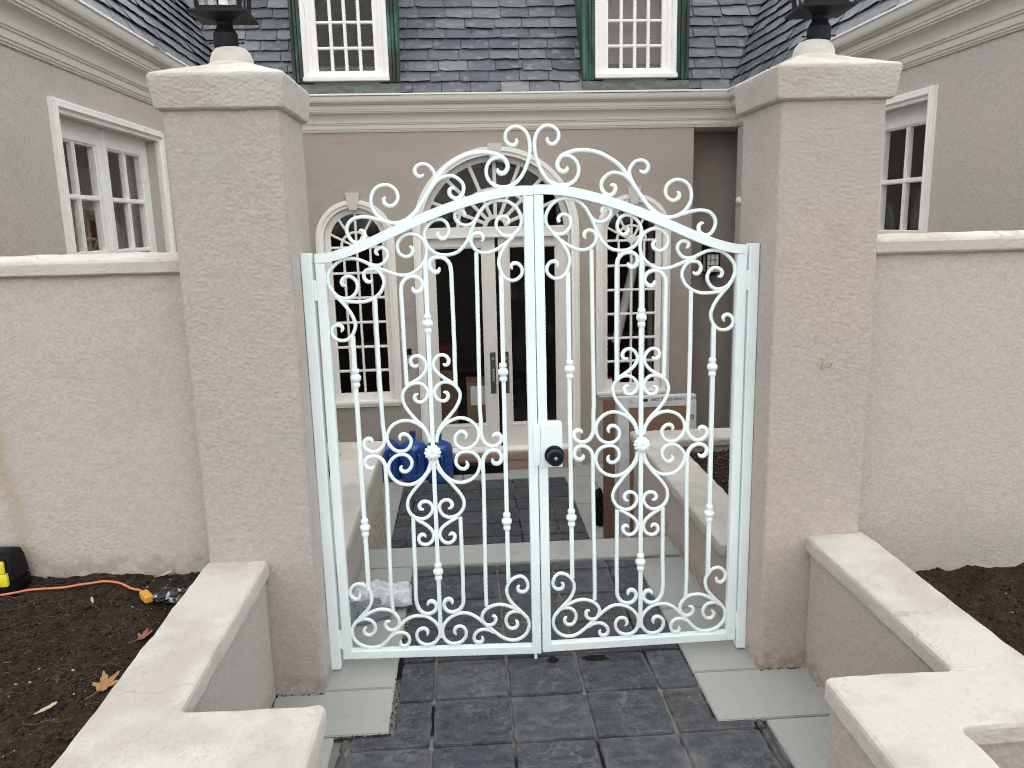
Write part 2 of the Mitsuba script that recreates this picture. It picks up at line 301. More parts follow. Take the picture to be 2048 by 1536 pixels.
# ---------------------------------------------------------------- the ground, path and courtyard floor
labels_struct = {'kind': 'structure'}
gv = np.array([[x, y, z] for y, z in ((-90, -0.06), (4.3, -0.06), (4.3, -0.68), (90, -0.68)) for x in (-90, 90)], float)
add('ground', tm(gv, [(0, 1, 3), (0, 3, 2), (2, 3, 5), (2, 5, 4), (4, 5, 7), (4, 7, 6)]), 'ground', **labels_struct)
add('path', bx(-0.86, 1.42, -4.0, 4.26, -0.055, -0.012), 'grout', **labels_struct)
def slab_piece(name, parent, poly, z, mat, th=0.035, r=0.012, wav=0.0, seed=0):
    """a paving slab: rounded outline with uneven edges, chamfered top"""
    g = poly.buffer(-r, join_style=2).buffer(r, resolution=2) if r else poly
    if g.is_empty: return
    if g.geom_type != 'Polygon': g = max(g.geoms, key=lambda q: q.area)
    if g.area < 2e-4: return
    if wav:
        e = np.array(g.segmentize(0.05).exterior.coords)[:-1]
        nz = np.stack([meshkit.noise(np.c_[e * 30, np.full(len(e), seed)], 1), meshkit.noise(np.c_[e * 30, np.full(len(e), seed)], 2)], -1) - 0.5
        g = Polygon(e + nz * 2 * wav).buffer(0)
        if g.geom_type != 'Polygon': return
    top = g.buffer(-0.004, join_style=2)
    if top.geom_type != 'Polygon' or top.is_empty: return
    m = cat([ext(g, z - th, z - 0.004, 'xy'), ext(top, z - 0.0055, z, 'xy')])
    add(name, m, mat, False, parent)
PX0, PXP, PY0, PYP = 0.122, 0.3105, 2.655, 0.2955
def paving(parent, X0, X1, Y0, Y1, z, region, x_off, y_off, cut=0.0):
    for i in range(-12, 13):
        for j in range(-16, 24):
            x, y = x_off + i * PXP, y_off + j * PYP
            if x + PXP < X0 or x > X1 or y + PYP < Y0 or y > Y1: continue
            g = 0.0055
            p = sbox(x + g + rng.normal(0, .0015), y + g + rng.normal(0, .0015), x + PXP - g, y + PYP - g).intersection(region)
            if p.is_empty: continue
            for q in getattr(p, 'geoms', [p]):
                if q.area > 1e-3: slab_piece('paver', parent, q, z + rng.normal(0, 0.0012), f'paver_{rng.integers(4)}', wav=0.0035, seed=int(rng.integers(999)))
reg = unary_union([sbox(-0.335, 2.73, 0.905, 4.235), sbox(-0.53, 1.55, 1.085, 2.735)])
paving('path', -0.53, 1.085, 1.6, 4.235, 0.0, reg, PX0, PY0)
FL = [(-0.845, -0.56, 1.5, 2.742), (-0.845, -0.357, 2.752, 3.055), (-0.66, -0.357, 3.063, 3.66), (-0.66, -0.357, 3.668, 4.262),
      (1.10, 1.40, 1.5, 2.70), (0.915, 1.40, 2.71, 3.045), (0.915, 1.21, 3.053, 3.62), (0.915, 1.19, 3.628, 4.232),
      (-0.66, 1.19, 4.27, 4.545)]
for x0, x1, y0, y1 in FL: slab_piece('flagstone', 'path', sbox(x0, y0, x1, y1), 0.002, 'flagstone', 0.05, 0.004)
# hidden flight of steps down to the courtyard
add('step', bx(-0.66, 1.19, 4.295, 4.543, -0.62, -0.05), 'flagstone', False, 'path')
for i in range(1, 4): add('step', bx(-0.66, 1.19, 4.547 + 0.31 * (i - 1), 4.545 + 0.31 * i, -0.62, -0.145 * i), 'flagstone', False, 'path')
add('courtyard_floor', bx(-6.0, 6.0, 4.5, 8.6, -0.64, -0.597), 'grout', **labels_struct)
paving('courtyard_floor', -0.665, 0.915, 5.96, 7.55, -0.58, sbox(-0.665, 5.95, 0.912, 7.55), PX0 - 0.045, 5.96 - PYP * 0.55)
for x0, x1, y0, y1 in [(-0.66, 1.18, 5.48, 5.94), (-0.92, -0.675, 5.95, 6.75), (-0.92, -0.675, 6.76, 7.55), (0.922, 1.185, 5.95, 6.75), (0.922, 1.185, 6.76, 7.55),
                       (-2.15, -1.2, 7.56, 7.9), (-1.19, -0.1, 7.56, 7.9), (-0.09, 0.62, 7.56, 7.92), (0.63, 1.3, 7.56, 7.92), (1.31, 2.6, 7.56, 7.93), (1.195, 2.6, 5.6, 7.55), (-2.15, -0.93, 5.6, 7.55)]:
    slab_piece('flagstone', 'courtyard_floor', sbox(x0, y0, x1, y1), -0.579, 'flagstone', 0.03, 0.004)

# planting beds: rough soil
def bed(key, x0, x1, y0, y1, z, step, amp, mat, seed, slope=0.0):
    nx, ny = int((x1 - x0) / step) + 1, int((y1 - y0) / step) + 1
    X, Y = np.meshgrid(np.linspace(x0, x1, nx), np.linspace(y0, y1, ny))
    P = np.stack([X, Y, np.zeros_like(X)], -1)
    Z = z + amp * (meshkit.fbm(P * 11, 5, seed) - 0.5) + 0.35 * amp * (meshkit.fbm(P * 45, 3, seed + 9) - 0.5) + slope * (Y - y1)
    v = np.stack([X, Y, Z], -1).reshape(-1, 3); i, j = np.meshgrid(np.arange(nx - 1), np.arange(ny - 1)); a = (j * nx + i).ravel()
    add(key, tm(v, np.vstack([np.c_[a, a + 1, a + nx + 1], np.c_[a, a + nx + 1, a + nx]])), mat, True, **labels_struct)
    return lambda x, y: z + amp * (meshkit.fbm(np.stack([x, y, np.zeros_like(x)], -1) * 11, 5, seed) - 0.5) + slope * (y - y1)
soil_z = bed('soil_bed', -3.2, -1.0, -0.3, 3.24, 0.507, 0.018, 0.055, 'soil', 3)
soil_z2 = bed('soil_bed', 1.5, 4.2, 1.9, 3.24, 0.352, 0.02, 0.05, 'soil', 4)
mul_z = bed('soil_bed', 1.36, 2.72, 3.3, 5.4, 0.30, 0.03, 0.05, 'soil', 6)
mul_z2 = bed('soil_bed', -2.2, -0.83, 3.3, 5.4, 0.30, 0.03, 0.05, 'soil', 8)

# ---------------------------------------------------------------- walls and piers
def low_wall(name, body, cap, z0, zc, th, label, seed, group=None):
    t = thing(name, label, 'low wall')
    add('wall', loft(body, 0.02, [(0, z0), (0, zc - th + 0.004)], 5, 0.12, 0.004, seed), 'stucco_pier', 40, t)
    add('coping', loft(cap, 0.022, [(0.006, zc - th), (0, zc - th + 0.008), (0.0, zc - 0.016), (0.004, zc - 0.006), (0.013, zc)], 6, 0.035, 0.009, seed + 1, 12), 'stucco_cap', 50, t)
    return t
YN = -0.5
low_wall('planter_wall', [(-1.06, 3.05), (-1.06, -0.27), (-3.3, -0.27), (-3.3, YN),  (-0.452, YN), (-0.452, 2.023), (-0.845, 2.023), (-0.845, 3.05)],
         [(-1.075, 3.075), (-1.09, -0.255), (-3.3, -0.255), (-3.3, YN - 0.01),  (-0.434, YN), (-0.43, 2.038), (-0.83, 2.038), (-0.83, 3.075)],
         -0.05, 0.60, 0.068, 'low stucco wall with pale rough top in front of the left gate pillar, beside the orange cord', 11)
low_wall('planter_wall', [(1.60, 3.05), (1.60, 2.025), (4.0, 2.025), (4.0, 1.80), (1.222, 1.80), (1.222, YN), (0.998, YN), (1.004, 2.02), (1.394, 2.02), (1.394, 3.05)],
         [(1.632, 3.075), (1.632, 2.04), (4.0, 2.04), (4.0, 1.777), (1.24, 1.777), (1.24, YN), (0.972, YN), (0.988, 2.036), (1.377, 2.036), (1.377, 3.075)],
         -0.05, 0.60, 0.068, 'low stucco wall with pale rough top in front of the right gate pillar', 21)
low_wall('courtyard_wall', [(-0.645, 3.46), (-0.645, 5.55), (-2.3, 5.55), (-2.3, 5.30), (-0.87, 5.30), (-0.87, 3.46)],
         [(-0.615, 3.45), (-0.615, 5.57), (-2.3, 5.57), (-2.3, 5.285), (-0.885, 5.285), (-0.885, 3.45)], -0.62, 0.40, 0.06,
         'low stucco wall behind the left half of the gate, blue jugs past its end', 31)
low_wall('courtyard_wall', [(1.18, 3.46), (1.18, 5.545), (2.75, 5.545), (2.75, 5.30), (1.405, 5.30), (1.405, 3.46)],
         [(1.152, 3.45), (1.152, 5.565), (2.75, 5.565), (2.75, 5.285), (1.42, 5.285), (1.42, 3.45)], -0.62, 0.40, 0.06,
         'low stucco wall behind the right half of the gate, cardboard panel behind it', 41)
def pier(x0, x1, label, seed):
    t = thing('gate_pillar', label, 'gate pillar')
    y0, y1 = 3.047, 3.465
    add('shaft', loft(rect(x0, x1, y0, y1), 0.016, [(-0.004, -0.05), (0, 0.25), (0, 1.2), (0, 2.345)], 5, 0.06, 0.006, seed, 6), 'stucco_pier', 40, t)
    o = 0.034; cx, cy = (x0 + x1) / 2, (y0 + y1) / 2; h = (x1 - x0) / 2 + o
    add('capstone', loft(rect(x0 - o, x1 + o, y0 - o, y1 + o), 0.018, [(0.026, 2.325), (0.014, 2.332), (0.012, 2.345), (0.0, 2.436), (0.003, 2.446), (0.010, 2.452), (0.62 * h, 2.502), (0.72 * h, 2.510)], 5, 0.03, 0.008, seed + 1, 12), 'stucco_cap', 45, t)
    add('collar', lathe([(0, 2.48), (0.104, 2.490), (0.098, 2.508), (0.088, 2.514), (0.080, 2.517), (0.078, 2.535), (0.070, 2.555), (0.056, 2.571), (0.044, 2.576), (0, 2.576)], 28, (cx, cy, 0)), 'mortar', 40, t)
    return cx, cy
lp = pier(-1.062, -0.646, 'left stucco gate pillar with pale sloped cap', 51)
rp = pier(1.196, 1.604, 'right stucco gate pillar with pale sloped cap and rusty wire', 61)
def fence(x0, x1, zb, label, seed):
    t = thing('garden_wall', label, 'garden wall')
    add('wall', loft(rect(x0, x1, 3.187, 3.39), 0.01, [(0, zb), (0, 1.76)], 3, 0.16, 0.008, seed, 3), 'stucco_wall', 40, t)
    add('coping', loft(rect(x0, x1, 3.158, 3.42), 0.012, [(0.008, 1.744), (0, 1.752), (0.002, 1.792), (0.012, 1.802), (0.05, 1.812), (0.10, 1.822)], 4, 0.05, 0.008, seed + 1, 10), 'stucco_cap', 45, t)
fence(-4.2, -1.05, -0.1, 'tall stucco wall left of the gate with a yellowish water stain', 71)
fence(1.592, 4.6, -0.1, 'tall stucco wall right of the gate, clean below its coping', 81)

# ---------------------------------------------------------------- the double gate: (u, v) in mm from the meeting edge and the foot of a leaf, u towards the hinge
SCROLLS = "101379,3710 1361,3715 1341,3699 1334,3669 1348,3639 1382,3618 1420,3619 1451,3646 1471,3692 1473,3727 1456,3767 1421,3799 1375,3812 1324,3813 1274,3805 1234,3794 1194,3783 1154,3770;111152,3962 1169,3955 1174,3930 1157,3902 1123,3891 1086,3905 1064,3937 1060,3967 1071,4007 1100,4037 1139,4053 1179,4052 1221,4035 1253,4001 1271,3947 1267,3887 1242,3837 1204,3798 1154,3772 1089,3761 1038,3770 980,3801 927,3850 873,3918 829,3982 796,4035 774,4079 767,4124 781,4158 805,4188 834,4203 870,4205 900,4192 919,4168 920,4144 909,4122 884,4109 858,4118 850,4133;10612,4011 632,4021 653,4010 659,3987 647,3959 615,3939 589,3943 557,3970 543,4009 549,4049 584,4089 628,4111 674,4110 715,4097 752,4073 789,4034 827,3980;01816,3995 778,4054 740,4107 692,4165 630,4210 547,4255 465,4278 369,4285 293,4270 228,4242 199,4200 192,4170 211,4133 247,4121 269,4134 274,4154 270,4164;01213,4224 233,4239 269,4245 305,4234 341,4207 363,4154 359,4104 335,4059 290,4029 239,4019 177,4025 120,4060 73,4118 41,4187 22,4255 16,4333 24,4382 46,4431 86,4463 126,4473 167,4460 198,4434 209,4395 202,4366 180,4339 150,4329 124,4343 116,4364 122,4386;111232,3514 1251,3522 1258,3542 1244,3564 1215,3574 1185,3562 1164,3531 1166,3497 1188,3461 1226,3437 1271,3434 1310,3445 1359,3469 1414,3490 1470,3494 1532,3482 1591,3441 1634,3386 1646,3330 1636,3279 1605,3224 1563,3189 1507,3178 1455,3197 1420,3245 1415,3284 1430,3324 1462,3351 1495,3354 1528,3336 1540,3305 1528,3280 1503,3281;011626,3256 1595,3204 1553,3157 1511,3105 1475,3046 1453,2982 1456,2936 1480,2884 1516,2851 1563,2839 1613,2854 1642,2895 1639,2930 1617,2961 1588,2970 1561,2956 1554,2933 1570,2910;101301,3327 1304,3307 1329,3304 1355,3328 1361,3362 1345,3395 1306,3407 1261,3402 1224,3364 1204,3312 1209,3273 1238,3217 1286,3178 1344,3154 1412,3147 1474,3152 1530,3162 1574,3186;011316,3440 1283,3423 1233,3408 1178,3385 1111,3360 1049,3349 986,3360 928,3395 886,3439 861,3495 857,3556 860,3578 874,3615 901,3646 939,3666 984,3673 1029,3660 1065,3628 1084,3589 1083,3550 1065,3516 1032,3497 998,3498 969,3519 961,3547 972,3571 993,3576;10976,3258 980,3238 965,3217 936,3212 907,3236 896,3270 912,3310 948,3334 987,3339 1034,3319 1064,3280 1073,3223 1072,3120 1071,2947 1070,2772 1067,2560 1066,2457;10763,3408 760,3384 783,3367 811,3371 835,3403 836,3443 812,3476 766,3487 716,3476 677,3433 668,3382 666,3279 664,2778 666,2619 665,2438;10749,3687 765,3673 759,3648 738,3628 709,3629 680,3657 670,3696 682,3741 709,3772 748,3783 794,3771 834,3739 862,3690 867,3645 852,3589 820,3543 776,3514 726,3502 675,3503 623,3516 576,3548 535,3598 510,3650 480,3720 442,3799 404,3854 357,3893 305,3914 253,3916 202,3907 151,3876 116,3832 94,3776 97,3726 125,3676 167,3641 214,3636 250,3648 285,3685 297,3725 288,3766 262,3789 226,3793 200,3774 193,3748 206,3734;01120,3686 162,3633 210,3591 252,3562 295,3537 347,3515 399,3509 445,3523 481,3552 500,3593 496,3629 477,3656 446,3667 415,3657 400,3626 407,3606 421,3601;01141,3661 194,3606 232,3551 270,3490 284,3429 273,3372 248,3319 207,3290 165,3284 123,3305 97,3341 99,3383 126,3417 157,3424 182,3411 185,3388 173,3373;01436,3804 469,3757 495,3738 531,3728 572,3737 610,3768 623,3804 604,3837 573,3848 548,3835 541,3812 552,3794;011283,3174 1284,2634 1280,2202 1277,2102 1273,2052 1272,2007 1283,1957 1315,1918 1360,1897 1403,1907 1437,1938 1442,1979 1421,2008 1392,2013 1372,1998 1371,1980;01461,3516 467,2772 473,2271 468,2146 469,2040 464,1990 444,1943 410,1915 371,1906 332,1918 304,1953 300,1983 320,2008 349,2013 368,2001 373,1982;101372,1781 1382,1761 1407,1753 1435,1771 1445,1807 1431,1842 1396,1862 1352,1861 1315,1842 1288,1806 1277,1759 1277,1647 1275,1544 1288,744 1285,526 1283,449;101140,1989 1148,2007 1140,2032 1111,2044 1078,2029 1055,1998 1054,1963 1073,1923 1103,1899 1142,1893 1186,1903 1227,1945 1249,1991 1249,2031 1229,2085 1188,2129 1134,2152 1081,2157 1028,2145 977,2115 935,2074 908,2023 899,1967;101137,1771 1153,1754 1146,1728 1117,1714 1083,1730 1059,1765 1055,1801 1072,1837 1105,1863 1149,1868 1193,1852 1234,1813 1252,1768 1249,1717 1222,1665 1181,1625 1133,1605 1074,1602 1019,1620 969,1659 927,1714 904,1774 899,1815;10605,1984 591,2002 602,2033 626,2046 655,2040 683,2008 691,1973 679,1932 646,1903 607,1894 563,1902 522,1931 497,1976 490,2026 503,2077 540,2123 588,2153 646,2163 705,2147 759,2117 805,2069 831,2019 842,1964;10605,1787 589,1761 600,1730 628,1719 657,1728 683,1760 688,1801 672,1841 637,1867 588,1870 544,1858 506,1824 488,1777 492,1726 516,1670 562,1626 617,1605 671,1602 730,1623 782,1666 819,1719 841,1771 846,1807;10381,1801 380,1772 351,1752 316,1767 303,1805 314,1846 343,1871 382,1875 422,1856 450,1821 461,1776 462,1663 462,1508 472,684 471,464;10967,2631 972,2612 996,2607 1019,2626 1026,2655 1011,2684 977,2697 940,2686 913,2656 898,2617 902,2583 927,2540 967,2505 1011,2480 1056,2454;10762,2626 753,2612 733,2611 716,2630 715,2659 735,2686 768,2699 807,2686 832,2653 843,2620 835,2586 808,2546 771,2515 729,2484 687,2458;10974,2378 992,2378 1008,2357 1002,2327 972,2307 938,2312 908,2343 894,2387 909,2427 936,2457 974,2471 1017,2465 1056,2447 1091,2409 1106,2360 1101,2316 1084,2271 1048,2215 1007,2164 961,2117 925,2070 940,2079 913,2033 901,1982;10772,2384 754,2389 733,2371 730,2347 745,2320 774,2310 808,2320 835,2350 843,2390 827,2429 797,2457 758,2471 720,2467 682,2448 655,2418 632,2373 636,2328 655,2279 686,2231 731,2178 777,2125 813,2076 832,2032 842,1964;01898,1755 912,1720 940,1684 977,1631 1019,1587 1060,1539 1093,1489 1109,1439 1107,1388 1087,1341 1049,1307 1006,1293 962,1298 926,1324 902,1365 902,1402 925,1436 960,1448 990,1442 1011,1416 1008,1389 991,1374 973,1380;01844,1753 834,1725 805,1683 772,1641 734,1598 697,1550 659,1498 635,1446 632,1404 646,1363 679,1322 724,1299 764,1296 807,1314 836,1353 843,1395 829,1431 797,1452 762,1451 737,1427 733,1399 752,1377 772,1375;011050,1302 1024,1278 982,1252 939,1217 910,1179 900,1136 914,1094 941,1067 977,1058 1012,1070 1030,1100 1026,1132 1008,1152 986,1152 971,1137 969,1123;01693,1295 738,1269 788,1238 829,1203 848,1161 845,1119 821,1080 786,1063 750,1072 723,1104 722,1132 738,1152 761,1148 773,1131;011069,1307 1072,1069 1073,840 1076,733 1079,580 1074,520 1058,470 1027,432 987,416 941,428 909,462 907,500 926,528 951,537 976,520 983,496;01669,1293 668,1003 667,727 670,620 670,521 686,470 722,433 771,422 813,436 838,478 837,519 814,545 787,547 767,527 768,498;111560,642 1557,617 1569,596 1597,586 1626,610 1640,648 1625,696 1594,723 1554,729 1515,712 1482,673 1460,623 1461,568 1481,515 1519,467 1568,415 1616,363 1641,315 1644,259 1631,214 1593,167 1539,138 1484,126 1433,130 1386,150 1343,192 1300,240 1257,287 1214,335 1166,376 1109,401 1048,403 988,389 939,353 900,301 887,239 900,189 932,146 979,125 1025,129 1070,160 1089,211 1081,255 1049,281 1018,282 994,261 991,233 1002,217;011595,378 1554,398 1519,397 1479,383 1446,342 1444,298 1466,260 1502,244 1534,259 1545,287 1535,313 1519,325;011548,414 1516,437 1475,459 1423,479 1363,481 1308,467 1264,431 1239,386 1236,342 1256,304 1293,281 1328,287 1354,321 1352,354 1333,370 1313,364;011311,224 1285,242 1253,254 1213,254 1173,233 1153,192 1162,148 1189,126 1219,126 1235,152 1226,181;11174,644 194,629 189,594 157,578 119,593 103,636 117,689 149,722 186,727 235,706 274,662 292,605 282,547 251,487 204,432 151,376 114,327 100,268 111,215 144,164 200,132 260,127 325,150 384,195 442,251 494,301 547,351 600,389 653,409 707,407 767,387 822,343 856,286 861,228 845,168 804,131 750,122 695,142 661,187 656,234 679,275 711,286 744,276 759,246 754,216 740,206;01130,346 156,380 188,396 232,400 275,383 303,338 301,291 279,248 246,237 213,250 202,279 207,308 224,316;01183,402 220,426 263,446 317,466 376,472 436,456 485,424 512,379 511,338 489,295 457,280 419,288 394,319 395,353 411,372 427,361;01410,208 453,233 496,244 540,236 578,206 590,165 576,130 543,121 516,137 512,161 524,178"
YF = 3.206                                                           # front face of the 38 mm tube frame
def leaf_key(side):
    return thing('gate_leaf', 'left leaf of the white scrollwork gate, with the drop rod' if side < 0 else 'right leaf of the white scrollwork gate, with the black keypad knob', 'gate leaf', None)
def place(side):
    def f(m):
        v = np.array(m.vertices); u, y, w = v[:, 0], v[:, 1], v[:, 2]
        if side < 0: return tm(np.c_[0.2770 - u, y, 0.0339 + w], np.asarray(m.faces)[:, ::-1])
        return tm(np.c_[0.2834 + 0.9975 * u - 0.002 * w, y, 0.0399 - 0.0125 * u + 0.9987 * w], m.faces)
    return f
def scroll_mesh(P, t0, t1, w=0.0130, d=0.0135, y=YF + 0.019):
    P = crom(P, 6)
    s = np.r_[0, np.cumsum(np.linalg.norm(np.diff(P, axis=0), axis=1))]
    n = max(12, int(s[-1] / 0.0042)); q = np.linspace(0, s[-1], n)
    P = np.c_[np.interp(q, s, P[:, 0]), np.interp(q, s, P[:, 1])]
    for _ in range(3): P[1:-1] = 0.25 * P[:-2] + 0.5 * P[1:-1] + 0.25 * P[2:]
    tg = np.gradient(P, axis=0); tg /= np.linalg.norm(tg, axis=1, keepdims=True) + 1e-9
    nn = np.c_[-tg[:, 1], tg[:, 0]]
    k = np.ones(n)
    for e, dist in ((t0, q), (t1, q[-1] - q)):
        if e: k *= np.interp(dist, [0, 0.004, 0.014, 0.028, 0.07], [0.30, 0.62, 0.98, 1.16, 1.0])
    a = np.array([(1, .45), (.45, 1), (-.45, 1), (-1, .45), (-1, -.45), (-.45, -1), (.45, -1), (1, -.45)]) / 2
    v = np.zeros((n, 8, 3))
    for j, (x, z) in enumerate(a):
        v[:, j, 0] = P[:, 0] + nn[:, 0] * x * w * k; v[:, j, 2] = P[:, 1] + nn[:, 1] * x * w * k
        v[:, j, 1] = y + z * d * (0.55 + 0.45 * np.minimum(k, 1))
    i, j = np.meshgrid(np.arange(n - 1), np.arange(8), indexing='ij'); jj = (j + 1) % 8
    f = np.stack([i * 8 + j, i * 8 + jj, (i + 1) * 8 + jj, (i + 1) * 8 + j], -1).reshape(-1, 4)
    b = (n - 1) * 8
    F = np.vstack([f[:, [0, 1, 2]], f[:, [0, 2, 3]], [[0, x + 1, x] for x in range(1, 7)], [[b, b + x, b + x + 1] for x in range(1, 7)]])
    return tm(v.reshape(-1, 3), F[:, ::-1])
RTU = np.array([0.8667, 0.7647, 0.653, 0.5056, 0.3667, 0.3051, 0.177, 0.0845, 0.0019]); RTV = np.array([1.7689, 1.7837, 1.8273, 1.8882, 1.9405, 1.9655, 1.9965, 2.0092, 2.0115])
RC = np.polyfit(RTU, RTV, 5)
def rail_poly():
    u = np.linspace(-0.0005, 0.8668, 40); v = np.polyval(RC, u); s = np.polyval(np.polyder(RC), u)
    nv = np.c_[s, -np.ones_like(s)] / np.hypot(s, 1)[:, None]
    lo = np.c_[u, v] + nv * 0.037; lo[0, 0] = u[0]; lo[-1, 0] = u[-1]
    return Polygon(np.vstack([np.c_[u, v], lo[::-1]])), lambda x: np.interp(x, lo[:, 0], lo[:, 1])
RAIL, RAIL_LOW = rail_poly()
def knuckle(u, v):
    return lathe([(1.16 * a, 1.06 * b) for a, b in [(0.0075, -0.036), (0.0125, -0.035), (0.0138, -0.030), (0.0138, -0.024), (0.0125, -0.019), (0.0095, -0.017), (0.0125, -0.014), (0.0182, -0.007), (0.0190, 0.0), (0.0182, 0.007), (0.0125, 0.014), (0.0095, 0.017), (0.0125, 0.019), (0.0138, 0.024), (0.0138, 0.030), (0.0125, 0.035), (0.0075, 0.036)]], 24, (u, YF + 0.019, v))
def rosette(u, v):
    R, n = 12, 72; a = np.arange(n) * 2 * math.pi / n; vs = []
    for i in range(R + 1):
        r = i / R; pet = np.abs(np.cos(6 * a))
        rad = 0.0365 * r * (1 - 0.15 * r ** 3 * (1 - pet)); h = 0.017 * (1 - r ** 2.2) + 0.0075 * r * (1 - r ** 4) * pet ** 0.7 - 0.003 * (r < 0.22)
        vs.append(np.c_[u + rad * np.cos(a), YF + 0.004 - h + 0.006 * r ** 4, v + rad * np.sin(a)])
    vs.append(np.c_[u + 0.026 * np.cos(a), np.full(n, YF + 0.016), v + 0.026 * np.sin(a)])
    f = []
    for i in range(R + 1):
        for j in range(n): f += [(i * n + j, i * n + (j + 1) % n, (i + 1) * n + (j + 1) % n), (i * n + j, (i + 1) * n + (j + 1) % n, (i + 1) * n + j)]
    return tm(np.vstack(vs), f)
PARTS = []
for s in SCROLLS.split(';'):
    P = np.array([[float(x) / 2000 for x in q.split(',')] for q in s[2:].split()])
    run = np.linalg.norm(np.diff(P, axis=0), axis=1).max() > 0.045
    PARTS.append(('scroll', scroll_mesh(P, int(s[0]), int(s[1]), 0.0166 if run else 0.0142), 40))
def bar(u0, v0, u1, v1, w=0.0168):
    m = bx(-w / 2, w / 2, YF + 0.019 - w / 2, YF + 0.019 + w / 2, 0, 1, 0.0); v = np.array(m.vertices); t = v[:, 2].copy()
    v[:, 0] += u0 + (u1 - u0) * t; v[:, 2] = v0 + (v1 - v0) * t
    return tm(v, m.faces)
PARTS += [('baluster', bar(0.7395, 0.335, 0.7393, 1.437), False), ('baluster', bar(0.4396, 0.095, 0.4345, 1.735), False), ('baluster', bar(0.137, 0.340, 0.1335, 1.665), False)]
for u, v in [(0.738, 1.2647), (0.4365, 1.4782), (0.1363, 1.2686), (0.7396, 0.6185), (0.4388, 0.4037), (0.1368, 0.6192)]: PARTS.append(('knuckle', knuckle(u, v), 50))
PARTS.append(('rosette', rosette(0.4392, 0.938), 35))
FR = [('stile', bx(0.0, 0.038, YF, YF + 0.038, 0.0, RAIL_LOW(0.0) - 0.001, 0.0025)), ('stile', bx(0.8285, 0.8665, YF, YF + 0.038, 0.022, RAIL_LOW(0.8666) - 0.001, 0.0025)),
      ('top_rail', ext(RAIL, YF - 0.0005, YF + 0.0385)), ('bottom_rail', None)]
br = bx(0.0382, 0.8283, YF + 0.0005, YF + 0.0375, 0.0, 0.037, 0.0025); bv = np.array(br.vertices); bv[:, 2] += 0.0225 * bv[:, 0] / 0.866; FR[3] = ('bottom_rail', tm(bv, br.faces))
for side in (-1, 1):
    g, pl = leaf_key(side), place(side)
    for nm, m in FR: add(nm, pl(m), 'white_gate_paint', False, g)
    for nm, m, sm in PARTS: add(nm, pl(m), 'white_gate_paint', sm, g)
    for v in (0.115, 1.625):
        add('hinge', cat([pl(lathe([(0, -0.04), (0.0085, -0.04), (0.0085, -0.0135), (0.006, -0.0125), (0.0085, -0.0115), (0.0085, 0.04), (0, 0.04)], 12, (0.8745, YF + 0.006, v))), pl(bx(0.8668, 0.874, YF + 0.004, YF + 0.008, v - 0.037, v + 0.037))]), 'white_gate_paint', 40, g)
    if side < 0:
        add('drop_rod', cat([pl(lathe([(0, -0.031), (0.0075, -0.031), (0.0075, 0.001), (0, 0.001)], 14, (0.024, YF + 0.02, 0))), pl(bx(0.014, 0.034, YF + 0.0385, YF + 0.05, 0.05, 0.55, 0.002))]), 'white_gate_paint', 40, g)
    else:
        lk = add('lock_plate', bx(0.289, 0.380, YF - 0.008, YF + 0.046, 0.893, 1.082, 0.002), 'white_gate_paint', False, g)
        add('latch_guard', bx(0.257, 0.287, YF - 0.0065, YF - 0.0015, 0.902, 1.080, 0.0015), 'white_gate_paint', False, g)
        kx, kz = 0.345, 0.948
        def disc(prof):
            m = lathe(prof, 36); v = np.array(m.vertices); return tm(np.c_[kx + v[:, 0], YF - 0.008 - v[:, 2], kz + v[:, 1]], m.faces)
        k = add('knob', disc([(0, 0), (0.0405, 0), (0.0415, 0.006), (0.0405, 0.014), (0.037, 0.018), (0.033, 0.018), (0.032, 0.022), (0.0335, 0.028), (0.0335, 0.058), (0.0315, 0.063), (0.0285, 0.064), (0.027, 0.0625), (0, 0.0625)]), 'black_metal', 35, g)
        keys = []
        for i in range(12):
            a = i * math.pi / 6; m = lathe([(0, 0.060), (0.0034, 0.060), (0.003, 0.0642), (0, 0.0642)], 10); v = np.array(m.vertices)
            keys.append(tm(np.c_[kx + 0.0205 * math.cos(a) + v[:, 0], YF - 0.008 - v[:, 2], kz + 0.0205 * math.sin(a) + v[:, 1]], m.faces))
        add('key_ring', cat(keys), 'black_plastic', 40, g)
        add('key_cylinder', disc([(0, 0.06), (0.0075, 0.06), (0.0075, 0.0645), (0.006, 0.0655), (0, 0.0655)]), 'steel', 40, g)
for x0, x1, z0, z1, lab in ((-0.6445, -0.6015, 0.012, 1.805, 'white steel post fixed to the left gate pillar'), (1.153, 1.194, 0.012, 1.799, 'white steel post fixed to the right gate pillar')):
    t = thing('gate_post', lab, 'gate post')
    add('tube', bx(x0, x1, YF - 0.004, YF + 0.045, z0, z1, 0.0025), 'white_gate_paint', False, t)
    add('seal', bx(x0 - 0.004 if x0 < 0 else x1, x0 if x0 < 0 else x1 + 0.004, YF + 0.006, YF + 0.035, 0.03, 1.78), 'black_plastic', False, t)

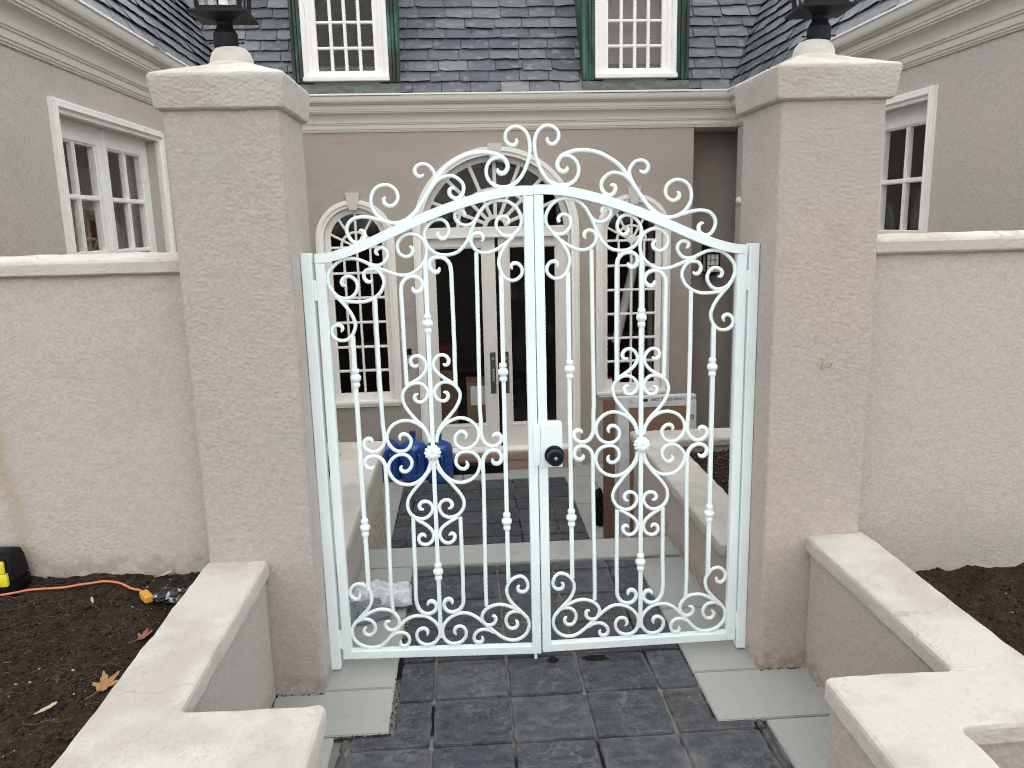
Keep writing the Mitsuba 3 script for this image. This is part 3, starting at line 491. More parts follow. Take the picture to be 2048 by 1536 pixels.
# ---------------------------------------------------------------- the house, built in its own frame (x along the front, y = 0 the front wall, y < 0 towards the gate)
HW = T().translate([0, 7.9, 0]).rotate([0, 0, 1], 1.0)
H = thing('house', 'stucco house with slate mansard roof and arched windows behind the gate', 'house')
def hp(name, mesh, mat, smooth=False, parent=None, **lab): return add(name, mesh, mat, smooth, parent or H, HW, **lab)
def arch(cx, hw, z0, zs, r=None, n=40):
    r = r or hw; a = np.linspace(0, math.pi, n)
    return Polygon([(cx - hw, z0), (cx + hw, z0)] + [(cx + r * math.cos(t), zs + r * math.sin(t)) for t in a])
def ring(c, z, r0, r1, a0=0.0, a1=math.pi, n=30):
    a = np.linspace(a0, a1, n)
    return Polygon([(c + r1 * math.cos(t), z + r1 * math.sin(t)) for t in a] + [(c + r0 * math.cos(t), z + r0 * math.sin(t)) for t in a[::-1]])
def bar2(p, q, w): return LineString([p, q]).buffer(w / 2, cap_style=2)
def window(kind, opening, glass_area, bars, depth, plane='xz', sgn=1, base=0.0, mat='window_paint', frame_t=0.055, bar_t=0.028, name='window', label=None, glass='glass', holder=None, mat_sash=None):
    """sash in an opening: frame, glazing bars and one sheet per pane; depth = setback of the sash's face from the wall face (base), sgn = inward direction"""
    k = numbered(f'{H}__{name}')
    if label: labels[k] = {'label': label}
    d0 = base + sgn * depth
    def e(poly, a, b):
        a, b = d0 + sgn * a, d0 + sgn * b
        return ext(poly, min(a, b), max(a, b), plane)
    fr = e(opening.difference(glass_area), 0, frame_t)
    bead = e(glass_area.difference(glass_area.buffer(-0.011)), 0.012, frame_t - 0.003)
    scene[k] = mikit.ply(cat([fr]), mat_sash or mat, False); scene[k]['to_world'] = HW
    hp('bead', bead, mat_sash or mat, False, k)
    inner = glass_area.buffer(-0.011)
    bb = bars.intersection(inner)
    hp('glazing_bars', cat([e(bb, 0.014, 0.014 + bar_t), e(bb.buffer(-0.006), 0.006, 0.015)]), mat_sash or mat, False, k)
    for g in getattr(inner.difference(bars), 'geoms', [inner.difference(bars)]):
        if g.area > 1e-4: hp('pane', sheet(g, d0 + sgn * 0.03, plane), glass, False, k)
    return k
def casing(parent, opening, steps, zmin, plane='xz', sgn=-1, base=0.0, mat='window_paint'):
    """moulded surround: (from, to, proud) bands around the opening"""
    ms = []
    for a, b, p in steps:
        g = opening.buffer(b, join_style=2, mitre_limit=3).difference(opening.buffer(a, join_style=2, mitre_limit=3) if a > 0 else opening)
        x0, z0, x1, z1 = g.bounds
        g = g.intersection(sbox(x0 - 1, zmin, x1 + 1, z1 + 1))
        lo, hi = sorted((base - sgn * 0.02, base + sgn * p)); ms.append(ext(g, lo, hi, plane))
    return hp('casing', cat(ms), mat, False, parent)
STEPS = [(0.0, 0.028, 0.016), (0.028, 0.034, 0.026), (0.034, 0.054, 0.042), (0.054, 0.060, 0.022), (0.060, 0.072, 0.030)]
ARCHED = [(-1.047, 'tall arched window left of the door'), (1.670, 'tall arched window right of the door')]
wall_poly = sbox(-2.45, -0.62, 2.263, 2.80)
arch_open = [arch(cx, 0.302, 0.19, 1.787) for cx, _ in ARCHED]
DC = 0.316; door_open = unary_union([arch(DC, 0.735, -0.60, 1.818)])
for g in arch_open + [door_open]: wall_poly = wall_poly.difference(g)
hp('wall', ext(wall_poly, 0.0, 0.24), 'stucco_house')
for (cx, lab), op in zip(ARCHED, arch_open):
    ga = arch(cx, 0.257, 0.252, 1.787)
    rows = [1.711, 1.463, 1.22, 0.977, 0.731, 0.49]
    zc = 1.711
    bars = [bar2((cx - 0.3, z), (cx + 0.3, z), 0.024) for z in rows] + [bar2((cx + x, 0.2), (cx + x, zc), 0.022) for x in (-0.1285, 0, 0.1285)]
    bars += [bar2((cx + 0.03 * math.cos(a), zc + 0.03 * math.sin(a)), (cx + 0.5 * math.cos(a), zc + 0.5 * math.sin(a)), 0.022) for a in np.radians([28, 60, 90, 120, 152])]
    bars += [ring(cx, zc, 0.134, 0.158), Point(cx, zc).buffer(0.035)]
    w = window('arched', op, ga, unary_union(bars), 0.05, label=lab)
    casing(w, op, STEPS, 0.19)
    hp('sill', cat([bx(cx - 0.372, cx + 0.372, -0.045, 0.05, 0.162, 0.192, 0.004), bx(cx - 0.355, cx + 0.355, -0.03, 0.0, 0.136, 0.162, 0.003)]), 'window_paint', False, w)
    kz = Polygon([(cx - 0.036, 2.065), (cx + 0.036, 2.065), (cx + 0.069, 2.226), (cx - 0.069, 2.226)])
    hp('keystone', ext(kz, -0.055, 0.0), 'trim_paint', False, w)
# door: fanlight, transom, two glazed leaves, surround
FZ = 1.868
fan_open = arch(DC, 0.735, 1.79, 1.818); fan_glass = arch(DC, 0.692, 1.5, 1.818).intersection(sbox(-1, FZ, 2, 3))
fb = [bar2((DC + 0.1 * math.cos(a), FZ + 0.1 * math.sin(a)), (DC + 1.0 * math.cos(a), FZ + 1.0 * math.sin(a)), 0.034) for a in np.radians(np.arange(22.5, 170, 22.5))]
fb += [ring(DC, FZ, 0.355, 0.388), ring(DC, FZ, 0.085, 0.125)]
fan = window('fanlight', fan_open, fan_glass, unary_union(fb), 0.07, label='half round fanlight with radiating bars over the door', mat_sash='door_paint', bar_t=0.03)
casing(fan, door_open, [(0.0, 0.030, 0.026), (0.030, 0.036, 0.036), (0.036, 0.058, 0.052), (0.058, 0.064, 0.030), (0.064, 0.076, 0.040)], -0.42)
hp('plinth_block', cat([bx(DC + s * 0.775 - 0.047, DC + s * 0.775 + 0.047, -0.05, 0.0, -0.60, -0.43, 0.004) for s in (-1, 1)]), 'trim_paint', False, fan)
hp('jamb', cat([bx(DC + s * 0.722 - 0.0125, DC + s * 0.722 + 0.0125, 0.03, 0.2, -0.36, 1.788, 0.002) for s in (-1, 1)] + [bx(DC - 0.72, DC + 0.72, 0.045, 0.2, 1.775, 1.7895, 0.0)]), 'door_paint', False, fan)
kz = Polygon([(DC - 0.043, 2.50), (DC + 0.043, 2.50), (DC + 0.072, 2.655), (DC - 0.072, 2.655)])
hp('keystone', ext(kz, -0.055, 0.06), 'trim_paint', False, fan)
for x0, x1, g0, g1, lab in ((-0.392, 0.303, -0.307, 0.180, 'left glazed leaf of the double door'), (0.335, 1.024, 0.434, 0.917, 'right glazed leaf of the double door')):
    op = sbox(x0, -0.365, x1, 1.772); ga = sbox(g0, -0.135, g1, 1.688)
    d = numbered(f'{H}__door')
    labels[d] = {'label': lab}
    scene[d] = mikit.ply(ext(op.difference(ga), 0.11, 0.155), 'door_paint', False); scene[d]['to_world'] = HW
    hp('bead', cat([ext(ga.difference(ga.buffer(-0.016, join_style=2)), 0.118, 0.148), ext(ga.buffer(0.012, join_style=2).difference(ga), 0.104, 0.112)]), 'door_paint', False, d)
    hp('pane', sheet(ga.buffer(-0.014, join_style=2), 0.132), 'glass', False, d)
    hx = 0.252 if x0 < 0 else 0.386
    hd = hp('handle_plate', bx(hx - 0.028, hx + 0.028, 0.100, 0.1095, 0.197, 0.624, 0.002), 'bronze', False, d)
    hp('lever', cat([bx(hx - 0.012, hx + 0.012, 0.06, 0.10, 0.395, 0.425, 0.004), bx(hx - 0.013, hx + 0.013, 0.055, 0.066, 0.33, 0.46, 0.004)]), 'steel', False, d)
    m = lathe([(0, 0), (0.015, 0), (0.015, 0.008), (0, 0.008)], 16); v = np.array(m.vertices)
    hp('lock', tm(np.c_[hx + v[:, 0], 0.0995 - v[:, 2], 0.56 + v[:, 1]], m.faces), 'steel', 40, d)
hp('astragal', bx(0.304, 0.334, 0.125, 0.16, -0.365, 1.772), 'black_plastic')
hp('threshold', bx(DC - 0.735, DC + 0.735, -0.04, 0.2, -0.395, -0.368, 0.004), 'sash_paint')
hp('doorstep', cat([bx(DC - 0.74, DC + 0.74, -0.075, 0.16, -0.47, -0.397, 0.006), bx(DC - 0.74, DC + 0.74, -0.06, 0.16, -0.60, -0.472, 0.004)]), 'plinth')

# passage in the right corner, wings left and right
hp('wall', cat([bx(2.023, 2.263, 0.242, 0.5, -0.62, 2.9), bx(2.0, 4.2, 0.5, 0.7, -0.62, 2.9), bx(4.0, 4.2, -0.1, 0.5, -0.62, 2.9)]), 'stucco_house')
hp('soffit', bx(2.265, 4.0, 0.0, 0.5, 2.782, 2.80), 'trim_paint')
XL, XR = -2.18, 2.70
wl = sbox(-4.45, -0.62, 0.0, 2.80); openL = sbox(-3.352, 0.62, -1.845, 2.535); wl = wl.difference(openL)
hp('wall', ext(wl, XL - 0.24, XL, 'yz'), 'stucco_wing')
hp('wall', cat([bx(-6.5, XL - 0.242, -4.45, -4.25, -0.62, 2.8), bx(-6.5, -6.3, -4.25, 4, -0.62, 2.8)]), 'stucco_wing')
wr = sbox(-4.45, -0.62, 0.0, 2.80); openR = sbox(-3.205, 0.62, -1.70, 2.56); wr = wr.difference(openR)
hp('wall', ext(wr, XR, XR + 0.24, 'yz'), 'stucco_wing')
hp('wall', cat([bx(XR + 0.242, 7.0, -4.45, -4.25, -0.62, 2.8), bx(6.8, 7.0, -4.25, 4, -0.62, 2.8), bx(XR + 0.242, 4.0, -0.14, -0.002, -0.62, 2.79)]), 'stucco_wing')
for op, base, sgn, lab in ((openL, XL, -1, 'casement window in the left wing'), (openR, XR, 1, 'casement window in the right wing')):
    y0, z0, y1, z1 = op.bounds; ym = (y0 + y1) / 2; hdr = z1 - 2.47
    leaves, glas, bars = [], [], []
    for a, b in ((y0 + 0.03, ym - 0.012), (ym + 0.012, y1 - 0.03)):
        g = sbox(a + 0.065, 0.74, b - 0.065, 2.43 if base < 0 else 2.455); glas.append(g); c = (a + b) / 2
        bars += [bar2((c, 0.6), (c, 2.6), 0.03)] + [bar2((a, z), (b, z), 0.03) for z in (2.112, 1.785, 1.46, 1.13)]
    w = window('casement', op, unary_union(glas), unary_union(bars), 0.085, 'yz', sgn, base, label=lab, mat_sash='sash_paint')
    casing(w, op, [(0.0, 0.020, 0.012), (0.020, 0.026, 0.020), (0.026, 0.048, 0.034), (0.048, 0.054, 0.018), (0.054, 0.066, 0.026)], 0.6, 'yz', -sgn, base)
    hp('mullion', ext(sbox(ym - 0.014, z0, ym + 0.014, z1 - 0.01), *sorted((base + sgn * 0.070, base + sgn * 0.0845)), 'yz'), 'sash_paint', False, w)
# cornice run round the court
CP = [(0.0, 2.776), (0.012, 2.776), (0.012, 2.786), (0.020, 2.788), (0.020, 2.800), (0.028, 2.803), (0.028, 2.840), (0.037, 2.843), (0.037, 2.852), (0.045, 2.856), (0.046, 2.874), (0.050, 2.892), (0.058, 2.910), (0.070, 2.926), (0.088, 2.938),
      (0.098, 2.940), (0.098, 2.951), (0.107, 2.953), (0.107, 2.965), (0.113, 2.970), (0.113, 3.006), (0.134, 3.012), (0.137, 3.022), (0.151, 3.024), (0.157, 3.032), (0.163, 3.048), (0.165, 3.082), (0.171, 3.085), (0.171, 3.097), (0.158, 3.099), (0.150, 3.085), (0.0, 3.08)]
o, z = np.array(CP).T
st = [np.c_[XL + o, np.full_like(o, -4.45), z], np.c_[XL + o, -o, z], np.c_[XR - o, -o, z], np.c_[XR - o, np.full_like(o, -4.45), z]]
n = len(o); f = []
for i in range(3):
    for j in range(n - 1): f += [(i * n + j, (i + 1) * n + j, (i + 1) * n + j + 1), (i * n + j, (i + 1) * n + j + 1, i * n + j + 1)]
hp('cornice', tm(np.vstack(st), np.array(f)[:, ::-1]), 'trim_paint', 22)

lip = np.array([(0.1715, 3.084), (0.1745, 3.086), (0.1745, 3.099), (0.160, 3.1005)]); o, z = lip.T
st = [np.c_[XL + o, np.full_like(o, -4.45), z], np.c_[XL + o, -o, z], np.c_[XR - o, -o, z], np.c_[XR - o, np.full_like(o, -4.45), z]]
f = [q for i in range(3) for j in range(3) for q in ((i * 4 + j, i * 4 + j + 1, i * 4 + j + 5), (i * 4 + j, i * 4 + j + 5, i * 4 + j + 4))]
hp('gutter_lip', tm(np.vstack(st), f), 'sash_paint')
# ---- slate roofs
RD = 0.55; SL = math.hypot(1, RD); EX = 0.1215
SLATES = []
def slate(h, s0, P0, eh, es, en, lim, seed):
    """one slate: butt edge with chipped corners, thicker and proud at the foot"""
    (a0, b0), up = h, s0 + EX * 1.18
    la, lb = lim(s0); ua, ub = lim(up)
    a1, b1 = max(a0, ua), min(b0, ub); a0, b0 = max(a0, la), min(b0, lb)
    if b0 - a0 < 0.03: return None
    if b1 - a1 < 0.01: a1 = b1 = (max(a0, ua) + min(b0, ub)) / 2; a1 -= 0.005; b1 += 0.005
    r = np.random.default_rng(seed); k = 6
    xs = np.linspace(a0, b0, k); ch = r.normal(0, 0.0022, k)
    if r.random() < 0.35: ch[r.choice([0, k - 1])] += r.uniform(0.005, 0.016)
    t = 0.0255 + r.normal(0, 0.003); skew = r.normal(0, 0.0015)
    lo = [(x, s0 + c + skew * i, t + r.normal(0, 0.0006)) for i, (x, c) in enumerate(zip(xs, ch))]
    hi = [(x, up, 0.0035) for x in np.linspace(a1, b1, k)]
    bo = [(x, s + 0.030, tt - 0.007) for x, s, tt in lo]
    p = np.array(lo + hi + bo)
    v = P0 + p[:, :1] * eh + p[:, 1:2] * es + p[:, 2:] * en
    f = []
    for i in range(k - 1): f += [(i, i + 1, k + i + 1), (i, k + i + 1, k + i), (2 * k + i, 2 * k + i + 1, i + 1), (2 * k + i, i + 1, i)]
    f += [(0, k, 2 * k), (k - 1, 3 * k - 1, 2 * k - 1)]
    return tm(v, f)
def roof(label, P0, eh, es, lim, skip, vis, smax, seed):
    P0, eh, es = map(np.array, (P0, eh, es)); en = np.cross(eh, es); flip = en[2] < 0; en = -en if flip else en
    a, b = lim(0); c, d = lim(smax)
    v = np.array([P0 + x * eh + s * es for x, s in ((a, 0), (b, 0), (d, smax), (c, smax))])
    k = numbered(f'{H}__roof'); labels[k] = {'label': label}
    scene[k] = mikit.ply(tm(v, [(0, 1, 2), (0, 2, 3)]), 'slate_2'); scene[k]['to_world'] = HW
    r = np.random.default_rng(seed); rest = []
    for row in range(int(smax / EX)):
        s0 = row * EX - 0.004; x = a - 0.56 + (row % 2) * 0.135 + r.uniform(-0.025, 0.025)
        while x < b + 1.0:
            w = r.uniform(0.250, 0.290); h = (x, x + w - 0.008); x += w
            for hh in skip(h, s0):
                m = slate(hh, s0, P0, eh, es, en, lim, int(r.integers(1 << 30)))
                if m is None: continue
                if flip: m = tm(m.vertices, np.asarray(m.faces)[:, ::-1])
                mat = f'slate_{r.choice(5, p=[.32, .24, .22, .14, .08])}'
                if vis(np.array(m.vertices)): hp('slate', m, mat, False, k)
                else: rest.append(m)
    if rest: hp('slate_field', cat(rest), 'slate_0', False, k, kind='stuff')
    return k
DORM = [(-1.016, 0.480), (1.652, 0.500)]; DY, DZ = -0.115, -0.018
ez = 1 / SL; ey = RD / SL
def to_dz(s): return s / SL
def no_dormer(h, s0):
    segs = [h]
    for c, w in DORM:
        out = []
        for a, b in segs:
            if b <= c - w or a >= c + w: out.append((a, b)); continue
            if a < c - w: out.append((a, c - w))
            if b > c + w: out.append((c + w, b))
        segs = out
    return [s for s in segs if s[1] - s[0] > 0.03]
vis_f = lambda v: v[:, 2].min() < 4.06
vis_w = lambda v: v[:, 2].min() < 1.9 + 0.268 * (7.9 + v[:, 1].max()) + 0.03 and v[:, 1].max() > -3.35
E0 = -0.145; ZE = 3.092
roof('front slope of the slate roof', (0, E0, ZE), (1, 0, 0), (0, ey, ez), lambda s: (XL - E0 - RD * to_dz(s), XR + E0 + RD * to_dz(s)), no_dormer, vis_f, 1.75, 1)
roof('slate slope of the left wing', (XL - E0, 0, ZE), (0, -1, 0), (-ey, 0, ez), lambda s: (-(E0 + RD * to_dz(s)), 4.45), lambda h, s: [h], vis_w, 1.75, 2)
roof('slate slope of the right wing', (XR + E0, 0, ZE), (0, -1, 0), (ey, 0, ez), lambda s: (-(E0 + RD * to_dz(s)), 4.45), lambda h, s: [h], vis_w, 1.75, 3)
hp('gutter_back', cat([bx(XL, XR, -0.15, 0.2, 3.06, 3.088), bx(XL - 0.3, XL + 0.147, -4.45, -0.15, 3.06, 3.088), bx(XR - 0.147, XR + 0.3, -4.45, -0.15, 3.06, 3.088)]), 'copper_sill')
hp('roof_deck', cat([bx(XL - 4.3, XR + 4.3, 0.82, 5.0, 4.5, 4.56), bx(XL - 4.3, XL - 0.72, -4.45, 0.8, 4.5, 4.56), bx(XR + 0.72, XR + 4.3, -4.45, 0.8, 4.5, 4.56)]), 'slate_2')
# ---- dormers, clad in green copper
def dp(name, mesh, mat, smooth, parent): return add(name, mesh, mat, smooth, parent, HW @ T().translate([0, DY, DZ]))
for (cx, w), lab in zip(DORM, ('copper clad dormer on the left', 'copper clad dormer on the right')):
    op = sbox(cx - 0.384, 3.19, cx + 0.384, 4.62)
    k = numbered(f'{H}__dormer'); labels[k] = {'label': lab}
    face = sbox(cx - w, 3.205, cx + w, 4.82).difference(op)
    scene[k] = mikit.ply(ext(face, -0.03, 0.03), 'copper'); scene[k]['to_world'] = HW @ T().translate([0, DY, DZ])
    dp('moulding', cat([bx(cx + s * a - 0.5 * t, cx + s * a + 0.5 * t, -p, -0.029, 3.21, 4.80, 0.004) for s in (-1, 1) for a, t, p in ((0.402, 0.03, 0.05), (0.432, 0.022, 0.062), (w - 0.014, 0.026, 0.055))]), 'copper', False, k)
    dp('cheek', cat([bx(cx - w, cx - w + 0.02, 0.031, 1.3, 3.1, 4.8), bx(cx + w - 0.02, cx + w, 0.031, 1.3, 3.1, 4.8)]), 'copper', False, k)
    dp('apron', bx(cx - w - 0.005, cx + w + 0.005, -0.05, 0.02, 3.09, 3.203, 0.005), 'copper_sill', False, k)
    dp('dormer_roof', bx(cx - w - 0.05, cx + w + 0.05, -0.1, 1.4, 4.821, 4.87), 'copper', False, k)
    ga = sbox(cx - 0.2545, 3.322, cx + 0.2545, 4.50)
    bars = [bar2((cx + x, 3.2), (cx + x, 4.6), 0.028) for x in (-0.1275, 0, 0.1275)] + [bar2((cx - 0.4, z), (cx + 0.4, z), 0.025) for z in (3.521, 3.741, 3.96, 4.18)]
    sash = cat([ext(op.difference(ga).intersection(sbox(cx - 0.30, 3.2, cx + 0.30, 4.6)), 0.0, 0.05)])
    dp('sash', sash, 'sash_paint', False, k)
    dp('glazing_bars', cat([ext(unary_union(bars).intersection(ga), 0.014, 0.04), ext(unary_union(bars).intersection(ga).buffer(-0.006), 0.006, 0.015)]), 'sash_paint', False, k)
    dp('window_frame', cat([bx(cx + s * 0.363 - 0.021, cx + s * 0.363 + 0.021, -0.045, 0.05, 3.24, 4.6, 0.003) for s in (-1, 1)] + [bx(cx + s * 0.321 - 0.0205, cx + s * 0.321 + 0.0205, -0.02, 0.05, 3.24, 4.6, 0.003) for s in (-1, 1)]), 'sash_paint', False, k)
    dp('sill', bx(cx - 0.387, cx + 0.387, -0.085, 0.05, 3.222, 3.262, 0.005), 'sash_paint', False, k)
    for g in ga.difference(unary_union(bars)).geoms: dp('pane', sheet(g, 0.03), 'glass', False, k)
    dp('shade', bx(cx - 0.40, cx + 0.40, 0.12, 0.13, 3.2, 4.7), 'shade_cloth' if cx > 0 else 'dark_cloth', False, k)
# ---- rooms behind the glass
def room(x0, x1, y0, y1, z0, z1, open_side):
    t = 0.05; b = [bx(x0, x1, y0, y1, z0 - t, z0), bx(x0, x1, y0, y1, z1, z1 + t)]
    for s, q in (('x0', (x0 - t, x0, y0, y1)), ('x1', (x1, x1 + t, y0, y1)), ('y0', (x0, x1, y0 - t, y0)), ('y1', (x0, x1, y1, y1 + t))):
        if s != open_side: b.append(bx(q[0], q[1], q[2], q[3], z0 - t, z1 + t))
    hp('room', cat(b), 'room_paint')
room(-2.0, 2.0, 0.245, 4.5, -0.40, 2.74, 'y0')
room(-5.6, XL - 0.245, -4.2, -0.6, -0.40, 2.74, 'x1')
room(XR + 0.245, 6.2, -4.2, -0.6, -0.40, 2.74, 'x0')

# ---------------------------------------------------------------- lanterns on the pillars
def pier_lantern(cx, cy, label, rot):
    t = thing('pillar_lantern', label, 'lantern', None); W = T().translate([cx, cy, 2.574]).rotate([0, 0, 1], rot)
    sq = lambda h: [(-h, -h), (h, -h), (h, h), (-h, h)]
    def frus(layers):
        v = np.vstack([[(x * 1, y * 1, z) for x, y in sq(h)] for h, z in layers]); f = []
        for i in range(len(layers) - 1):
            for j in range(4): k = (j + 1) % 4; f += [(i * 4 + j, i * 4 + k, i * 4 + 4 + k), (i * 4 + j, i * 4 + 4 + k, i * 4 + 4 + j)]
        b = (len(layers) - 1) * 4
        return tm(v, f + [(0, 2, 1), (0, 3, 2), (b, b + 1, b + 2), (b, b + 2, b + 3)])
    add('fitter', lathe([(0, 0), (0.044, 0), (0.0445, 0.002), (0.0445, 0.048), (0.043, 0.050), (0.0295, 0.072), (0.0285, 0.082), (0.031, 0.090), (0.050, 0.099), (0, 0.099)], 28), 'black_metal', 35, t, W)
    add('base', frus([(0.035, 0.0885), (0.106, 0.105), (0.106, 0.113), (0.088, 0.119)]), 'black_metal', False, t, W)
    posts = []
    for sx in (-1, 1):
        for sy in (-1, 1):
            m = bx(-0.0075, 0.0075, -0.0075, 0.0075, 0, 0.24); v = np.array(m.vertices); q = v[:, 2] / 0.24
            v[:, 0] += sx * (0.074 + 0.022 * q); v[:, 1] += sy * (0.074 + 0.022 * q); v[:, 2] += 0.118; posts.append(tm(v, m.faces))
    for z, h in ((0.124, 0.0745), (0.352, 0.096)):
        for a in (0, 90, 180, 270):
            m = bx(-h, h, h - 0.007, h + 0.007, z - 0.007, z + 0.007); m.apply_transform(trimesh.transformations.rotation_matrix(math.radians(a), [0, 0, 1])); posts.append(m)
    for a in (0, 90, 180, 270):
        m = bx(-0.003, 0.003, 0, 0.006, 0, 0.22); v = np.array(m.vertices); v[:, 1] += 0.074 + 0.021 * v[:, 2] / 0.22; v[:, 2] += 0.128
        m = tm(v, m.faces); m.apply_transform(trimesh.transformations.rotation_matrix(math.radians(a), [0, 0, 1])); posts.append(m)
    add('frame', cat(posts), 'black_metal', False, t, W)
    for a in (0, 90, 180, 270):
        c, s = math.cos(math.radians(a)), math.sin(math.radians(a)); v = np.array([(-0.068, 0.073, 0.128), (0.068, 0.073, 0.128), (0.088, 0.094, 0.346), (-0.088, 0.094, 0.346)])
        add('pane', tm(np.c_[v[:, 0] * c - v[:, 1] * s, v[:, 0] * s + v[:, 1] * c, v[:, 2]], [(0, 1, 2), (0, 2, 3)]), 'lantern_glass', False, t, W)
    add('bulb', lathe([(0, 0.118), (0.024, 0.118), (0.024, 0.15), (0.019, 0.155), (0.019, 0.195), (0.03, 0.215), (0.031, 0.25), (0.02, 0.28), (0, 0.29)], 20), 'bulb_glass', 40, t, W)
    add('lantern_roof', frus([(0.125, 0.36), (0.127, 0.368), (0.05, 0.43), (0.03, 0.445), (0.03, 0.46), (0.01, 0.47)]), 'black_metal', False, t, W)
    add('set_screw', cat([tube(np.array([[s * 0.042, 0, 0.017], [s * 0.06, 0, 0.017]]), 0.0022, 6) for s in (-1, 1)] + [lathe([(0, -0.004), (0.0045, -0.003), (0.0045, 0.003), (0, 0.004)], 8, (s * 0.061, 0, 0.017)) for s in (-1, 1)]), 'black_metal', False, t, W)
pier_lantern(lp[0] - 0.012, lp[1] - 0.012, 'black glazed lantern on the left gate pillar', 2)
pier_lantern(rp[0] + 0.012, rp[1] - 0.012, 'black glazed lantern on the right gate pillar', -6)

# wall lantern, camera, entry panel and sticker on the house
t = thing('wall_lantern', 'small black lantern hanging in the passage behind the right gate leaf', 'lantern')
W2 = HW @ T().translate([2.56, 0.30, 1.457]).scale(0.94)
add('arm', cat([bx(-0.045, 0.045, 0.17, 0.198, 0.06, 0.30, 0.004), tube(crom([(0, 0.17, 0.22), (0, 0.10, 0.27), (0, 0.03, 0.26), (0, 0, 0.19)], 6), 0.009, 8)]), 'black_metal', 40, t, W2)
add('lantern_roof', lathe([(0.0, 0.195), (0.02, 0.19), (0.022, 0.165), (0.06, 0.14), (0.128, 0.10), (0.128, 0.094), (0, 0.094)], 4), 'black_metal', False, t, W2 @ T().rotate([0, 0, 1], 45))
fr = [bx(sx * 0.072 - 0.008, sx * 0.072 + 0.008, sy * 0.072 - 0.008, sy * 0.072 + 0.008, -0.10, 0.094) for sx in (-1, 1) for sy in (-1, 1)]
fr += [bx(-0.085, 0.085, -0.085, 0.085, -0.115, -0.10), bx(-0.05, 0.05, -0.05, 0.05, -0.14, -0.115)]
fr += [bx(-0.07, 0.07, -0.076, -0.070, z - 0.003, z + 0.003) for z in (-0.03, 0.03)] + [bx(x - 0.003, x + 0.003, -0.0765, -0.0705, -0.10, 0.094) for x in (-0.024, 0.024)]
add('frame', cat(fr), 'black_metal', False, t, W2)
add('lamp_glass', bx(-0.066, 0.066, -0.068, 0.066, -0.099, 0.093), 'bulb_glass', False, t, W2)
t = thing('security_camera', 'small white security camera with black lens, beside the right pillar', 'camera')
W2 = HW @ T().translate([2.725, -0.16, 2.055]).rotate([0, 0, 1], 22).rotate([1, 0, 0], 14)
def along_y(m): v = np.array(m.vertices); return tm(np.c_[v[:, 0], -v[:, 2], v[:, 1]], m.faces)
add('housing', along_y(lathe([(0, -0.09), (0.03, -0.09), (0.034, -0.08), (0.034, 0.06), (0.036, 0.062), (0.036, 0.07), (0.031, 0.07), (0.030, 0.055), (0, 0.055)], 24)), 'white_plastic', 40, t, W2)
add('lens', along_y(lathe([(0, 0.056), (0.0295, 0.056), (0.0285, 0.062), (0.012, 0.064), (0, 0.066)], 24)), 'black_plastic', 40, t, W2)
add('bracket', tube(np.array([[0, 0.05, 0.0], [0.03, 0.06, -0.03], [0.06, 0.06, -0.04]]), 0.009, 8), 'white_plastic', 40, t, W2)
t = thing('entry_panel', 'small entry panel, black screen over silver buttons, left of the door', 'doorbell')
add('screen', bx(-0.612, -0.562, -0.022, -0.001, 0.652, 0.708, 0.003), 'black_plastic', False, t, HW)
kp = add('keypad', bx(-0.612, -0.562, -0.018, -0.001, 0.52, 0.648, 0.003), 'steel', False, t, HW)
add('button', cat([along_y(lathe([(0, 0.017), (0.008, 0.017), (0.007, 0.022), (0, 0.022)], 12, (-0.588 + dx, z, 0))) for dx, z in ((0, 0.625), (-0.011, 0.60), (0.011, 0.60), (-0.011, 0.575), (0.011, 0.575))]), 'white_plastic', 40, t, HW)
t = thing('window_sticker', 'small white warning sticker with red band, lower left pane of the right arched window', 'sticker')
add('sheet', bx(1.420, 1.476, 0.066, 0.067, 0.262, 0.305), 'white_print', False, t, HW)
add('band', bx(1.420, 1.476, 0.066, 0.067, 0.3052, 0.325), 'red_ink', False, t, HW)

# ---------------------------------------------------------------- water jugs
def jug(x, y, rot, label):
    t = thing('water_jug', label, 'water jug', None); W = T().translate([x, y, -0.5785]).rotate([0, 0, 1], rot)
    prof = [(0, 0.012), (0.09, 0.008), (0.112, 0.0), (0.128, 0.012), (0.134, 0.03), (0.1345, 0.075), (0.131, 0.082), (0.131, 0.09), (0.1345, 0.097), (0.1345, 0.155), (0.130, 0.162), (0.130, 0.172), (0.1345, 0.179), (0.1345, 0.235), (0.130, 0.242), (0.130, 0.252), (0.1345, 0.259),
            (0.1345, 0.318), (0.130, 0.345), (0.115, 0.37), (0.085, 0.39), (0.05, 0.403), (0.034, 0.412), (0.030, 0.425), (0.0295, 0.455), (0, 0.455)]
    m = lathe(prof, 48); v = np.array(m.vertices); a = np.arctan2(v[:, 1], v[:, 0]); r = np.hypot(v[:, 0], v[:, 1])
    hl = np.exp(-(a / 0.20) ** 4) * np.exp(-((v[:, 2] - 0.20) / 0.10) ** 4) * (r > 0.1)
    k = 1 - 0.30 * hl; v[:, 0] *= k; v[:, 1] *= k
    b = add('body', tm(v, m.faces), 'jug_blue', 40, t, W)
    add('handle', tube(crom([(0.10, 0, 0.285), (0.132, 0, 0.27), (0.134, 0, 0.20), (0.132, 0, 0.13), (0.10, 0, 0.115)], 5), 0.0135, 8), 'jug_blue', 40, t, W)
    add('cap', lathe([(0.0300, 0.448), (0.0318, 0.450), (0.0318, 0.492), (0.029, 0.497), (0, 0.498)], 24), 'jug_cap', 40, t, W)
jug(-0.575, 7.66, -62, 'blue water jug in the middle of the three behind the gate')
jug(-0.318, 7.60, -78, 'blue water jug nearest the door')
